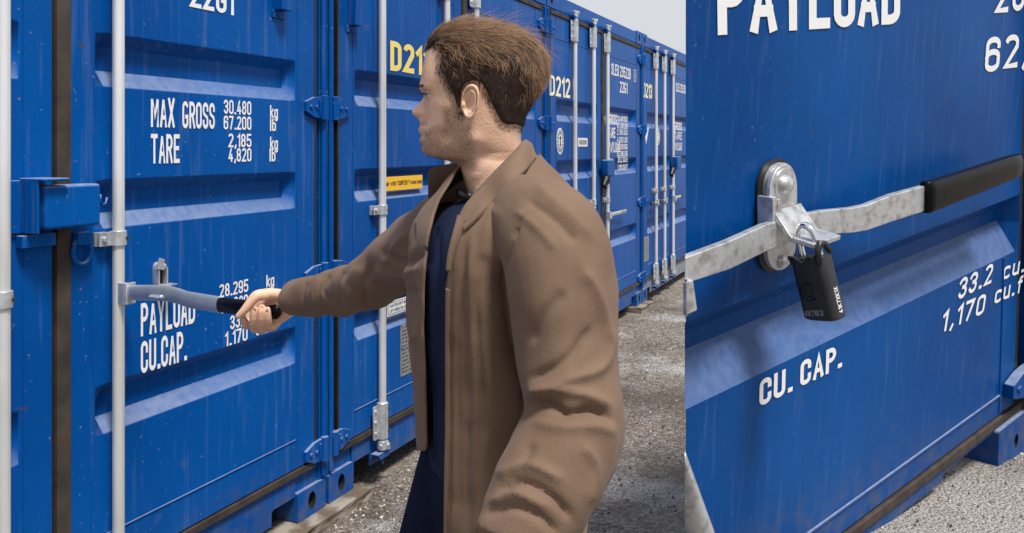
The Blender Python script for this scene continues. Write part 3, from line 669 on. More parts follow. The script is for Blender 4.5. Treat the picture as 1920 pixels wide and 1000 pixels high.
# loose grit lying on the tarmac
gr = np.random.default_rng(12); V = []; F = []; Mi = []
oct_ = np.array([(1, 0, 0), (0, 1, 0), (-1, 0, 0), (0, -1, 0), (0, 0, 1), (0, 0, -.6)], float); of = [(0, 1, 4), (1, 2, 4), (2, 3, 4), (3, 0, 4), (1, 0, 5), (2, 1, 5), (3, 2, 5), (0, 3, 5)]
k = 0
while k < 15000:
    y = gr.uniform(2.2, 9) ; x = gr.uniform(-.9, 3.2)
    tt = -(x - JX) * DY + (y - JY) * DX
    if tt > -.02: continue
    if gr.random() > (.25 + .75 * math.exp(tt * 2.5)) * min(1, (4.5 / y) ** 2): continue
    r_ = .0025 + .0055 * gr.random() ** 2.5; sc_ = r_ * gr.uniform(.6, 1.3, 3); a = gr.uniform(0, 6.28); q = (oct_ + gr.normal(0, .15, oct_.shape)) * sc_; c_, s_ = math.cos(a), math.sin(a)
    q = np.stack([q[:, 0] * c_ - q[:, 1] * s_ + x, q[:, 0] * s_ + q[:, 1] * c_ + y, q[:, 2] + r_ * .3], -1); o = len(V); V += q.tolist(); F += [tuple(i + o for i in f) for f in of]; Mi += [int(gr.integers(0, 3))] * 8; k += 1
b = MB(); b.v = [tuple(q) for q in V]; b.f = F; b.m = Mi
gt = b.build('loose_grit', [mat('pale_grit', (.50, .47, .43), .8), mat('brown_grit', (.17, .12, .085), .8), mat('dark_grit', (.06, .05, .045), .8)], fixn=False); gt['kind'] = 'stuff'; gt['label'] = 'loose stones and grit scattered over the tarmac beside the containers'; gt['category'] = 'gravel'
# ------------------------------------------------------------ the near container at the right, its handle closed and padlocked
NU, NA, NZ = Vector((.78307885, .6098904, .12174245)), Vector((-.6199195, .78115354, .07415494)), Vector((-.04987316, -.13353968, .98978777))
NO = Vector((.90098251, 2.77074423, CH - .22301547))
NM = Matrix((( NU.x, NA.x, NZ.x, NO.x), (NU.y, NA.y, NZ.y, NO.y), (NU.z, NA.z, NZ.z, NO.z), (0, 0, 0, 1)))
def near_at(px, py, wd=0.0):
    r = Vector(((px - PCX) / FPX, 1, -(py - PCY) / FPX)); c = Vector((0, 0, CH))
    k = ((NO - c).dot(NA) - wd) / r.dot(NA); q = c + r * k - NO
    return q.dot(NU), q.dot(NZ)
NT = thing('shipping_container', 'blue container close up at the right edge, its galvanised door handle shut and padlocked', 'container', NM)
xl = lambda z: -.5225 + (z + .925) * .033 + .004
b = MB()
prof = [(-1.318, 0), (-.525, 0), (-.385, .085), (-.325, .085), (-.250, 0), (.9, 0)]
vs = []; xs = (0, 1.93, 1.968, 1.97)
for z, t in prof:
    for j, x in enumerate(xs): vs.append((xl(z) if j == 0 else x, t if j < 2 else 0, z))
b.add(vs, [(i * 4 + j, i * 4 + j + 1, (i + 1) * 4 + j + 1, (i + 1) * 4 + j) for i in range(5) for j in range(3)])
b.add([(xl(-1.318) + .21, .12, -1.318), (xl(.9) + .21, .12, .9), (1.97, .12, .9), (1.97, .12, -1.318)], [(0, 1, 2, 3)])
b.add([(1.97, 0, -1.318), (1.97, .12, -1.318), (1.97, .12, .9), (1.97, 0, .9)], [(0, 1, 2, 3)])
for (za, ta), (zc, tc_) in zip(prof[:-1], prof[1:]):
    b.add([(xl(za), ta, za), (xl(zc), tc_, zc), (xl(zc) + .21, .12, zc), (xl(za) + .21, .12, za)], [(0, 1, 2, 3)])
ND = b.build('door_leaf', BLUEN, NT, fixn=False)
def clip_left(o, px=1284.0):
    """trim a mesh where the panel's cut edge runs"""
    import bmesh
    bm = bmesh.new(); bm.from_mesh(o.data); mi = o.matrix_world if o.parent is None else NM; nw = Vector((-1, (px - PCX) / FPX, 0)).normalized(); inv = mi.inverted()
    co = inv @ Vector((0, 0, CH)); no = (inv.to_3x3() @ nw).normalized()
    r = bmesh.ops.bisect_plane(bm, geom=bm.verts[:] + bm.edges[:] + bm.faces[:], plane_co=co, plane_no=no, clear_outer=True)
    ed = [e for e in r['geom_cut'] if isinstance(e, bmesh.types.BMEdge)]
    if ed:
        try: bmesh.ops.holes_fill(bm, edges=ed)
        except Exception: pass
    bm.to_mesh(o.data); bm.free()
clip_left(ND)
b = MB(); b.tube([(xl(-1.22), -.001, -1.221), (.6, -.002, -1.2205), (1.80, -.001, -1.221)], .0065, 8); b.tube([(1.80, -.001, -1.318), (1.80, -.001, -.53)], .005, 8)
clip_left(b.build('weld_seam', BLUEN, ND))
b = MB(); b.box((xl(-1.33), -.012, -1.372), (2.2, .10, -1.330)); b.box((xl(-1.33), .004, -1.330), (2.2, .10, -1.3185), 1); b.box((1.975, .0, -1.3), (2.01, .1, .9), 1); b.build('door_gasket', [RUB, BLK], NT, bevel=.005)
b = MB(); b.prism([(xl(-1.4), -1.374), (2.4, -1.374), (2.4, -1.40), (1.24, -1.40), (1.20, -1.44), (xl(-1.44), -1.44)], .0, .05); b.box((xl(-1.4), .051, -1.40), (1.19, .30, -1.374)); b.box((1.2, .26, -1.62), (2.1, .3, -1.40), 1)
b.build('door_sill', [BLUEN, DARK], NT, bevel=.006)
b = MB(); casting(b, 1.735, -1.615, .42, .24, .36, -.03)
b2 = MB()
for (x, y, z), in zip(b.v): b2.v.append((x, y, z))
b2.f, b2.m = b.f, b.m; b2.build('corner_casting', [BLUEN, DARK], NT, bevel=.02)
b = MB(); b.tube([(2.10, -.05, -1.374), (2.10, -.05, .9)], .035, 14); b.box((2.135, -.0, -1.374), (2.3, .2, .9)); b.box((2.01, .12, -1.374), (2.13, .2, .9)); b.build('corner_post', BLUEN, NT, bevel=.006)
b = MB(); b.prism([(2.08, -1.13), (1.95, -1.14), (1.84, -1.17), (1.84, -1.24), (1.95, -1.27), (2.08, -1.28)][::-1], -.05, -.002); b.tube([(2.10, -.052, -1.28), (2.10, -.052, -1.13)], .045, 14); b.tube([(1.90, -.06, -1.205), (1.90, -.045, -1.205)], .02, 10)
b.build('hinge', BLUEN, NT, bevel=.012)
# lettering
def nt_text(s, l, r, top, base, bold=.014, lean=0, m=WHITE):
    (x0, z0), (x1, z1) = near_at(*l), near_at(*r)
    return text_mesh('lettering', s, m, ND, lambda x, z: (x, -.0025, z + (z1 - z0) * (x - x0) / (x1 - x0)), x0, x1, z0, base, bold, lean)
nt_text('PAYLOAD', (1349, 66), (1683, 45), 0, .20, .030)
nt_text('62,520', (1846, 137), (2010, 108), 0, .155, .022, .10)
nt_text('28,360', (1866, 26), (2010, 8), 0, .155, .022, .10)
nt_text('CU. CAP.', (1424, 762), (1576, 688), 0, .092, .030, .05)
nt_text('33.2', (1795, 563), (1856, 531), 0, .093, .022, .26); nt_text('1,170', (1764, 624), (1842, 588), 0, .093, .022, .30)
nt_text('cu.m', (1880, 525), (1942, 500), 0, .085, .022, .26); nt_text('cu.ft.', (1864, 570), (1935, 538), 0, .085, .022, .26)
# catch: back plate, dark pad behind it, rivets and the flap that bends out over the bar
def npt(px, py, wd): x, z = near_at(px, py, wd); return Vector((x, -wd, z))
b = MB(); b.prism(rounded(-.145, .050, -.185, .190, .085, 8), -.012, -.001, 1); b.prism(rounded(-.122, .040, -.180, .178, .078, 8), -.030, -.0125)
b.sphere((-.045, -.032, -.150), .022, 16, 0, (1, .7, 1)); b.box((-.150, -.070, -.06), (-.128, -.012, .085)); b.box((-.125, -.0705, .005), (-.105, -.0302, .075))
cp1 = b.build('handle_catch', [GALV2, BLK], NT, bevel=.004)
b = MB(); fl = [(-.050, .176), (-.050, .035), (-.108, -.040), (-.185, -.052)]; th = .016; hw0, hw1 = .088, .095; cx0 = -.062
pl = rounded(cx0 - .076, cx0 + .076, .03, .180, .0875, 8)
top = [q for q in pl if q[1] > .05]
b.prism([(cx0 + .076, .036), (cx0 - .076, .036)] + sorted([q for q in top], key=lambda q: math.atan2(q[1] - .09, -(q[0] - cx0)))[:] if False else [(cx0 + .076, .0362), (cx0 - .076, .0362)] + [(cx0 - .076 * math.cos(R(a)), .092 + .086 * math.sin(R(a))) for a in range(0, 181, 12)], -.052, -.036)
def strip(b, pr, x0, x1, th):
    rings = []
    for i, (y, z) in enumerate(pr):
        a = pr[max(i - 1, 0)]; c = pr[min(i + 1, len(pr) - 1)]; dy, dz = c[0] - a[0], c[1] - a[1]; l_ = math.hypot(dy, dz); ny, nz = dz / l_ * th, -dy / l_ * th
        rings.append([(x0, y, z), (x1, y, z), (x1, y - ny, z - nz), (x0, y - ny, z - nz)])
    b.loft(rings)
strip(b, [(-.052, .036), (-.056, .026), (-.112, -.042), (-.122, -.050), (-.205, -.060)], cx0 - .076, cx0 + .076, -.016)
b.build('catch_flap', GALV2, cp1, bevel=.003)
b = MB(); b.tube([(cx0, -.052, .112), (cx0, -.056, .112)], .052, 28); b.sphere((cx0, -.056, .112), .032, 24, 0, (1.15, .75, 1)); b.build('rivet', GALV2, cp1, smooth='auto')
# bar and grip
top = [(1276, 485), (1300, 478), (1370, 452), (1405, 436), (1435, 422), (1505, 402), (1550, 394), (1600, 390), (1625, 385), (1670, 367), (1742, 347)]
bot = [(1276, 537), (1300, 528), (1362, 508), (1400, 490), (1435, 473), (1500, 446), (1545, 441), (1600, 437), (1628, 432), (1680, 414), (1745, 393)]
wds = [.12, .12, .11, .085, .075, .075, .075, .085, .10, .12, .13]
rings = []
for (a, c, wd) in zip(top, bot, wds):
    A, C = npt(*a, wd), npt(*c, wd); A2 = A.copy(); C2 = C.copy(); C2.x = A.x = (A.x + C.x) / 2; C = C2; Y = Vector((0, .026, 0)); rings.append([A, C, C + Y, A + Y])
b = MB(); b.loft(rings); NB = b.build('lock_handle', GALV2, NT, bevel=.006, seg=3); clip_left(NB)
b = MB(); rings = []
for px, t_, bo, g in ((1741, 343, 399, .6), (1744, 341, 401, 1), (1752, 340, 398, 1), (1830, 316, 366, 1), (1900, 293, 338, 1), (1914, 290, 332, .92), (1919, 296, 325, .6)):
    A, C = npt(px, t_, .145), npt(px + 1, bo, .145); hh = (A.z - C.z) / 2; cz = (A.z + C.z) / 2; x = (A.x + C.x) / 2; dd = .026 * g
    rings.append([(x, -.128 + dd * math.copysign(abs(math.cos(q)) ** .5, math.cos(q)), cz + hh * math.copysign(abs(math.sin(q)) ** .5, math.sin(q))) for q in [2 * math.pi * (k + .5) / 24 for k in range(24)]])
b.loft(rings); b.build('grip', BLKG, NB, smooth=True)
# hub at the left edge and the rod that runs past it
b = MB(); 
def quad_block(b, pts, wd, th):
    P = [npt(px, py, wd) for px, py in pts]; b.hexa([tuple(p) for p in P] + [tuple(p + Vector((0, th, 0))) for p in P])
quad_block(b, [(1284, 595), (1306, 583), (1311, 575), (1300, 524)][::-1] if False else [(1284, 594), (1309, 583), (1301, 524), (1284, 528)], .14, .05)
clip_left(b.build('handle_hub', GALV2, NB, bevel=.006))
b = MB(); b.tube([npt(1218, 740, .10), npt(1262, 860, .10), npt(1314, 1000, .10), npt(1336, 1060, .10)], .040, 24); clip_left(b.build('lock_rod', GALV2, NT, smooth='auto'))
# padlock (a thing of its own) hanging from the flap
ray = Vector(((1533 - PCX) / FPX, 1, -(536 - PCY) / FPX)); PC = Vector((0, 0, CH)) + ray * 2.57
n1 = Vector((-.80, -.60, 0)); sx = Vector((.60, -.80, 0)); up = Vector((0, 0, 1))
PM = Matrix(((sx.x, -n1.x, 0, PC.x), (sx.y, -n1.y, 0, PC.y), (0, 0, 1, PC.z), (0, 0, 0, 1)))
view = ray.normalized(); PM = Matrix.Translation(PC) @ Matrix.Rotation(R(-13), 4, view) @ Matrix.Translation(-PC) @ PM
PL = thing('padlock', 'black covered padlock with a chrome shackle hanging from the galvanised catch', 'padlock', PM)
b = MB(); hw, hd, hh = .058, .036, .098
rings = []
for z, k in ((-hh, .90), (-hh + .006, 1), (0, 1), (hh - .02, 1), (hh - .004, .98)):
    pr = rounded(-hw * k, hw * k, -hd * k, hd * k, .022, 5); rings.append([(x, y, z + (-.008 if (x > .02 and z < -.05) else 0) + (.0 if z < 0 else -.012 * (1 if abs(x) < .02 else 0))) for x, y in pr])
b.loft(rings); 
LB = b.build('lock_body', BLK, PL, bevel=.003)
b = MB()
for s_ in (1,):
    b.tube([(.040, -.030, hh - .03), (.050, -.032, hh + .015), (.055, -.02, hh + .035), (.058, .0, hh + .030), (.058, .02, hh + .0)], [.010, .010, .011, .010, .008], 10)
b.tube([(-.058, -.018, hh - .02), (-.055, -.03, hh + .002), (-.035, -.036, hh + .0), (-.01, -.036, hh - .02), (.015, -.036, hh + .0), (.035, -.034, hh - .006)], .006, 8)
b.build('lock_cover_rim', BLK, LB, smooth=True)
b = MB(); sh = [(-.028, -.0, hh - .03), (-.028, 0, hh + .052), (-.022, 0, hh + .075), (0, 0, hh + .092), (.022, 0, hh + .078), (.032, 0, hh + .045), (.034, 0, hh - .02)]
b.tube([tuple(q) for q in np.stack(sm(np.column_stack([np.arange(len(sh)), np.array(sh)]), np.linspace(0, len(sh) - 1, 28)), -1)], .0115, 16); b.build('shackle', CHROME, PL, smooth=True)
text_mesh('lettering', '41K7XK1X', PLATE, LB, lambda x, z: (x, -hd - .0012, z), -.042, .022, -hh + .012, .018, .0)
text_mesh('lettering', '41K7XK1X', WHITE, LB, lambda x, z: (hw + .0012, -z, x), -hh + .012, -hh + .090, -.010, .021, .0)
b = MB(); b.tube([(-.012 + .026 * math.cos(R(a)), -hd - .0005, -.012 + .026 * math.sin(R(a))) for a in range(40, 321, 14)], .0014, 6); b.tube([(-.012 + .014 * math.cos(R(a)), -hd - .0005, -.012 + .014 * math.sin(R(a))) for a in range(120, 401, 14)], .0014, 6); b.build('lock_emblem', BLKG, LB)
# timber under its corner
b = MB(); b.loft([[(x, -.12, -1.72), (x, -.115, -1.622 + random.uniform(-.003, .003)), (x, .5, -1.62), (x, .5, -1.72)] for x in (1.45, 1.6, 1.75, 1.9, 2.1, 2.3, 2.6)])
o = b.build('timber_packer', WOOD); o.matrix_world = NM; o['label'] = 'brown timber packer under the corner of the near container at bottom right'; o['category'] = 'timber'
# ------------------------------------------------------------ the man
MAN = thing('person', 'man in an open brown jacket over a navy shirt, pulling a container door handle', 'person', Matrix.Translation((0, 1.42, 0)))
MO = Vector((0, 1.42, 0))
def interp(tab, x):
    tab = np.array(tab, float); return [np.interp(x, tab[:, 0], tab[:, k]) for k in range(1, tab.shape[1])]
HD = 1.45; HPP = FPX / HD      # head distance, pixels per metre there
hx = lambda px: (px - PCX) / HPP
hz = lambda py: CH - (py - PCY) / HPP
HYAW = R(4)
# front edge of the bare face (pixel rows of the profile), skull back, half width, exponent of the front
BASE_T = [(49, 872, 930, .012), (54, 852, 950, .033), (62, 834, 968, .050), (76, 817, 988, .064), (92, 806, 1000, .0715), (108, 799, 1008, .0755), (126, 795, 1012, .078), (144, 792, 1012, .079), (158, 791, 1009, .0785),
          (172, 794, 1003, .077), (185, 797, 996, .075), (200, 798, 989, .0735), (215, 798, 983, .072), (228, 798, 980, .070), (242, 797, 978, .0675), (256, 797, 977, .064), (270, 797, 978, .060), (280, 798, 980, .0565), (288, 802, 982, .053), (294, 812, 984, .051),
          (299, 831, 985, .050), (304, 850, 987, .050), (312, 860, 990, .051), (325, 866, 997, .053), (345, 872, 1006, .056), (365, 878, 1010, .062), (395, 884, 1012, .075), (440, 880, 1015, .11), (500, 872, 1020, .12), (700, 868, 1026, .11)]
PROF = [(100, 800), (112, 797.5), (126, 795), (140, 792.5), (152, 790.5), (160, 788.5), (167, 787.5), (172, 790), (177, 794), (182, 795), (188, 791.5), (195, 787), (202, 780.5), (207, 775.5), (211, 773), (215, 774.5), (219, 779), (222, 784), (226, 786.5), (231, 788), (236, 788.5), (240, 786.5),
        (245, 785), (249, 786.5), (253, 790.5), (256, 791), (259, 789), (264, 787.5), (269, 789.5), (273, 792), (277, 791.5), (281, 791), (285, 793), (289, 798), (293, 807), (296, 818)]
SIG = [(100, .05), (150, .045), (165, .030), (176, .012), (185, .0085), (196, .0095), (205, .0115), (212, .0135), (218, .0125), (224, .011), (230, .016), (240, .022), (256, .024), (266, .022), (276, .020), (290, .024)]
NPH = 150
rows_ = np.concatenate([np.array([49, 50, 51.5, 54, 58]), np.arange(62, 160, 3.0), np.arange(160, 300, 1.3), np.arange(300, 400, 4.0), np.arange(410, 701, 15.0)])
bf, bb, hw = sm(BASE_T, rows_)
ph = np.linspace(0, 2 * np.pi, NPH, endpoint=False)
HV = np.zeros((len(rows_), NPH, 3)); STUB = np.zeros((len(rows_), NPH)); BL = np.zeros((len(rows_), NPH))
for i, py in enumerate(rows_):
    c = 912 if py < 250 else np.interp(py, [250, 300, 320], [912, 922, (866 + 990) / 2 + 8])
    c = min(max(c, bf[i] + 10), bb[i] - 10)
    pw = 2.0 + .35 * np.exp(-((py - 150) / 60) ** 2)
    cs, sn = np.cos(ph), np.sin(ph)
    A = np.where(cs > 0, (c - bf[i]), (bb[i] - c)) / HPP
    fx = A * np.sign(cs) * np.abs(cs) ** (2 / pw); ly = hw[i] * np.sign(sn) * np.abs(sn) ** (2 / 2.15)
    front = np.clip(cs, 0, 1) ** .5 * (cs > 0)
    if 100 <= py <= 297:
        b_ = (bf[i] - np.interp(py, *zip(*PROF))) / HPP; s_ = np.interp(py, *zip(*SIG))
        fx += b_ * np.exp(-(np.abs(ly) / s_) ** 2.2) * front
    g2 = lambda l0, p0, sl, sp: np.exp(-((np.abs(ly) - l0) / sl) ** 2 - ((py - p0) / sp) ** 2)
    fx -= .0115 * g2(.030, 182, .015, 9) * front                   # eye sockets
    fx += .0040 * g2(.030, 167, .020, 5) * front                   # brow ridge
    fx += .0065 * g2(.031, 184, .012, 8) * front                   # lids over the ball
    fx += .0030 * g2(.015, 213, .006, 6) * front                   # nostril wings
    fx -= .0035 * g2(.0215, 212, .004, 9) * front
    ly += np.sign(sn) * (.0035 * np.exp(-((py - 200) / 14) ** 2) * np.exp(-((fx - .062) / .02) ** 2))   # cheekbone
    ly -= np.sign(sn) * (.0050 * np.exp(-((py - 250) / 18) ** 2) * np.exp(-((fx - .060) / .022) ** 2))  # hollow cheek
    ly += np.sign(sn) * (.0045 * np.exp(-((py - 262) / 14) ** 2) * np.exp(-((fx - .02) / .022) ** 2))   # jaw angle
    ly -= np.sign(sn) * (.0045 * np.exp(-((py - 170) / 16) ** 2) * np.exp(-((fx - .072) / .012) ** 2))  # temple
    ly += np.sign(sn) * (.0035 * np.exp(-((py - (300 + (fx) * 700)) / 15) ** 2) * np.clip((py - 286) / 22, 0, 1) * np.clip((400 - py) / 40, 0, 1))        # neck cord
    X = hx(c) - fx; Yl = -ly
    Z = hz(py) + np.zeros(NPH)
    # yaw
    cxm = hx(912)
    dx = X - cxm; k = 1 if py < 300 else max(0, 1 - (py - 300) / 40)
    X2 = cxm + dx * math.cos(HYAW * k) - Yl * math.sin(HYAW * k) * -1; Y2 = -dx * math.sin(HYAW * k) * -1 + Yl * math.cos(HYAW * k)
    Y2 = Y2 + HD
    HV[i] = np.stack([X2, Y2, Z], -1)
    pxv = c - fx * HPP
    bl = np.clip((py - (235 - (pxv - 800) * .12)) / 16, 0, 1) * np.clip((903 - pxv) / 14, 0, 1) * np.clip((322 - py) / 12, 0, 1)
    side = np.clip((pxv - 836) / 10, 0, 1) * np.clip((886 - pxv) / 10, 0, 1) * np.clip((py - 200) / 12, 0, 1) * np.clip((290 - py) / 12, 0, 1)
    mous = np.exp(-((py - 233) / 6) ** 2) * (np.abs(ly) < .03) * front
    lipm = np.exp(-((py - 255) / 9) ** 4) * (np.abs(ly) < .024) * front
    under = np.clip((py - 283) / 10, 0, 1) * np.clip((318 - py) / 10, 0, 1) * np.clip((895 - pxv) / 25, 0, 1)  # under the jaw: stubble with the shade there painted in
    STUB[i] = np.clip(np.maximum.reduce([bl * .8, side * .75, mous * .6, under]), 0, 1) * (1 - lipm)
    BL[i] = np.clip(lipm * .9 + .35 * np.exp(-((py - 212) / 10) ** 2 - ((pxv - 782) / 9) ** 2), 0, 1)
nr = len(rows_)
def in_man(a): a = np.array(a, float); a[..., 1] -= 1.42; return a
BM = MB(); fv = in_man(HV).reshape(-1, 3)
ff = [(i * NPH + k, (i + 1) * NPH + k, (i + 1) * NPH + (k + 1) % NPH, i * NPH + (k + 1) % NPH) for i in range(nr - 1) for k in range(NPH)]
BM.add(fv, ff + [tuple(range(NPH))])
stub = list(STUB.ravel()); blush = list(BL.ravel())

def remesh(b, vox, name='tmp', smooth=6, fac=.6):
    me = bpy.data.meshes.new(name); me.from_pydata(b.v, [], b.f)
    import bmesh
    bm = bmesh.new(); bm.from_mesh(me); bmesh.ops.recalc_face_normals(bm, faces=bm.faces); bm.to_mesh(me); bm.free()
    o = bpy.data.objects.new(name, me); COL.objects.link(o)
    m = o.modifiers.new('r', 'REMESH'); m.mode = 'VOXEL'; m.voxel_size = vox
    if smooth: m2 = o.modifiers.new('s', 'SMOOTH'); m2.iterations = smooth; m2.factor = fac
    dg = bpy.context.evaluated_depsgraph_get(); r = bpy.data.meshes.new_from_object(o.evaluated_get(dg)); bpy.data.objects.remove(o)
    v = np.empty(len(r.vertices) * 3); r.vertices.foreach_get('co', v); v = v.reshape(-1, 3)
    f = [tuple(p.vertices) for p in r.polygons]
    return v, f
def mp(px, py, d): return Vector(((px - PCX) / FPX * d, d - 1.42, CH - (py - PCY) / FPX * d))
def curve(pts, n):
    """smooth curve through points given as tuples of floats"""
    P = np.array(pts, float); t = np.arange(len(P)); u = np.linspace(0, len(P) - 1, n); return np.stack(sm(np.column_stack([t, P]), u), -1)
# gripping right hand
H = MB(); hd = 2.10
def chain(b, pts, n=10, seg=14):      # pts: px, py, depth, radius in mm
    C = curve(pts, seg); b.tube([mp(*c[:3]) for c in C], [c[3] / 1000 for c in C], n)
    for c in (C[0], C[-1]): q = mp(*c[:3]); b.sphere(q, c[3] / 1000 * .98, n)
S = 1.35
chain(H, [(545, 562, 2.11, 27), (528, 566, 2.11, 26), (514, 566, 2.115, 25), (496, 571, 2.125, 22), (480, 580, 2.13, 17)], 16)
chain(H, [(538, 582, 2.115, 22), (518, 598, 2.12, 17), (500, 604, 2.122, 16), (480, 602, 2.125, 15)], 14)
chain(H, [(524, 553, 2.09, 15), (503, 551, 2.075, 14), (483, 553, 2.07, 12)], 14)        # back of the hand over the grip
chain(H, [(500, 553, 2.075, 15), (482, 555, 2.06, 14.5), (470, 567, 2.052, 12), (459, 581, 2.048, 10.5), (447, 593, 2.046, 8)], 14)   # thumb
chain(H, [(470, 582, 2.13, 11), (465, 602, 2.125, 11), (462, 611, 2.10, 10.5), (460, 606, 2.075, 9.5), (456, 597, 2.066, 8)], 12)       # index finger under the thumb
chain(H, [(482, 590, 2.14, 11), (479, 612, 2.125, 11.5), (477, 617, 2.095, 11.5), (475, 605, 2.064, 11), (477, 587, 2.056, 10), (479, 580, 2.058, 8.5)], 12)
chain(H, [(494, 590, 2.14, 11), (491, 613, 2.125, 12), (490, 619, 2.095, 12), (489, 606, 2.062, 11.5), (490, 586, 2.052, 10.5), (491, 577, 2.055, 9)], 12)
chain(H, [(506, 590, 2.14, 10), (504, 609, 2.125, 11), (503, 615, 2.095, 11), (502, 604, 2.064, 10.5), (501, 588, 2.056, 9.8), (501, 581, 2.058, 8.5)], 12)
chain(H, [(520, 604, 2.115, 12), (510, 612, 2.105, 13), (500, 612, 2.10, 12)], 12)
hv, hf = remesh(H, .0016, smooth=7, fac=.6)
# crease lines between the joints
o0 = len(BM.v); BM.add(hv, hf); stub += [0] * len(hv)
blh = np.zeros(len(hv))
for (px, py, d) in ((477, 587, 2.05), (490, 586, 2.05), (501, 588, 2.05), (447, 593, 2.046), (489, 606, 2.06)):
    q = np.array(mp(px, py, d)); blh += .6 * np.exp(-(np.linalg.norm(hv - q, axis=1) / .011) ** 2)
blush += list(np.clip(blh, 0, 1))
for (px, py) in ((478, 578), (491, 575.5), (501, 580.5)):
    q = mp(px, py, 2.0470); nb_ = MB(); nb_.sphere(q, .0044, 14, 0, (.9, .4, 1.15)); NAILS = globals().setdefault('NAILS', []); NAILS.append(nb_)
# simple body inside the clothes: arms and legs run on under them
o0 = len(BM.v)
def limb(pts, n=16): C = curve(pts, 16); BM.tube([mp(*c[:3]) for c in C], [c[3] for c in C], n)
limb([(545, 562, 2.11, .026), (610, 555, 1.97, .034), (690, 530, 1.84, .042), (838, 440, 1.60, .055), (930, 420, 1.5, .06)])
limb([(1000, 420, 1.36, .045), (1050, 470, 1.23, .05), (1075, 700, 1.17, .045), (1076, 790, 1.15, .042), (1010, 950, 1.09, .036), (965, 1040, 1.07, .028)])
def z2(px, z, d): return (px, PCY + (CH - z) / d * FPX, d)
def zz(px, z, d, r): return (*z2(px, z, d), r)
BM.loft([[(Vector(((950 - PCX) / FPX * 1.42 + a * math.cos(q), b_ * math.sin(q), z))) for q in [2 * math.pi * k / 24 for k in range(24)]] for z, a, b_ in ((1.38, .08, .11), (1.2, .10, .115), (1.0, .10, .115), (.86, .10, .13))])
# left hand, relaxed beside the thigh below the cuff (leaves the frame at the bottom)
LH = MB()
chain(LH, [(965, 1040, 1.07, 26), (948, 1075, 1.06, 30), (930, 1110, 1.06, 28)], 14)
for k, (a, dd) in enumerate(((0, 1.03), (6, 1.05), (10, 1.07), (12, 1.09))): chain(LH, [(930, 1105 + k * 4, dd, 12), (905 + k * 3, 1140 + k * 4, dd, 10), (900 + k * 5, 1170 + k * 3, dd + .01, 9), (912 + k * 5, 1190, dd + .015, 8)], 10)
chain(LH, [(945, 1080, 1.03, 14), (915, 1100, 1.02, 11), (898, 1125, 1.02, 9)], 10)
lv, lf_ = remesh(LH, .003, smooth=4); 
BM.add(lv, lf_)
me = bpy.data.meshes.new('body'); me.from_pydata(BM.v, [], BM.f); me.materials.append(SKIN); me.shade_smooth()
nv = len(BM.v)
for nm, arr in (('stubble', stub), ('blush', blush)):
    a = me.attributes.new(nm, 'FLOAT', 'POINT'); arr = list(arr) + [0] * (nv - len(arr)); a.data.foreach_set('value', arr)
import bmesh
bm = bmesh.new(); bm.from_mesh(me); bmesh.ops.recalc_face_normals(bm, faces=bm.faces); bm.to_mesh(me); bm.free()
BODY = bpy.data.objects.new('body', me); COL.objects.link(BODY); BODY.parent = MAN

for nb_ in NAILS: nb_.build('fingernail', NAIL, BODY, smooth=True)
# eyes, brows, ears
def yawp(px, py, l):      # head-local: pixel column, row and sideways distance towards the camera
    x = hx(px) - hx(912); yl = -l
    return Vector((hx(912) + x * math.cos(HYAW) + yl * math.sin(HYAW), x * math.sin(HYAW) + yl * math.cos(HYAW) + HD - 1.42, hz(py)))
for sgn in (1, -1):
    c = yawp(817.5, 182, .031 * sgn); b = MB(); b.sphere(c, .0120, 24); e = b.build('eye', EYE, BODY, smooth=True)
    b = MB(); q = c + Vector((-.0102, -.0008, -.0002)); b.sphere(q, .0052, 16, 0, (.6, 1, 1)); b.build('iris', BOLT, e, smooth=True)
    b = MB()     # lids: upper and lower shells with a slit between them
    for (a0, a1, rr, tilt) in ((9, 90, .0137, 0), (-90, -9, .0132, 0)):
        n1_, n2_ = 10, 20; vs = []
        for i in range(n1_ + 1):
            el_ = R(a0 + (a1 - a0) * i / n1_)
            for j in range(n2_ + 1):
                az_ = R(-95 + 190 * j / n2_); vs.append(c + Vector((-math.cos(el_) * math.cos(az_), -math.cos(el_) * math.sin(az_), math.sin(el_))) * rr)
        b.add(vs, [(i * (n2_ + 1) + j, i * (n2_ + 1) + j + 1, (i + 1) * (n2_ + 1) + j + 1, (i + 1) * (n2_ + 1) + j) for i in range(n1_) for j in range(n2_)])
    b.build('eyelid', SKIN, e, smooth=True)
    b = MB()
    for k in range(34):      # lashes
        az_ = R(-70 + 140 * k / 33); d_ = Vector((-math.cos(az_), -math.sin(az_), 0)); p = c + (d_ * math.cos(R(14)) + Vector((0, 0, math.sin(R(14))))) * .0138
        b.tube([p, p + d_ * .004 + Vector((0, 0, -.0008)), p + d_ * .007 + Vector((0, 0, .001))], [.0004, .0003, .0001], 4)
    b.build('eyelashes', HAIRD, e)
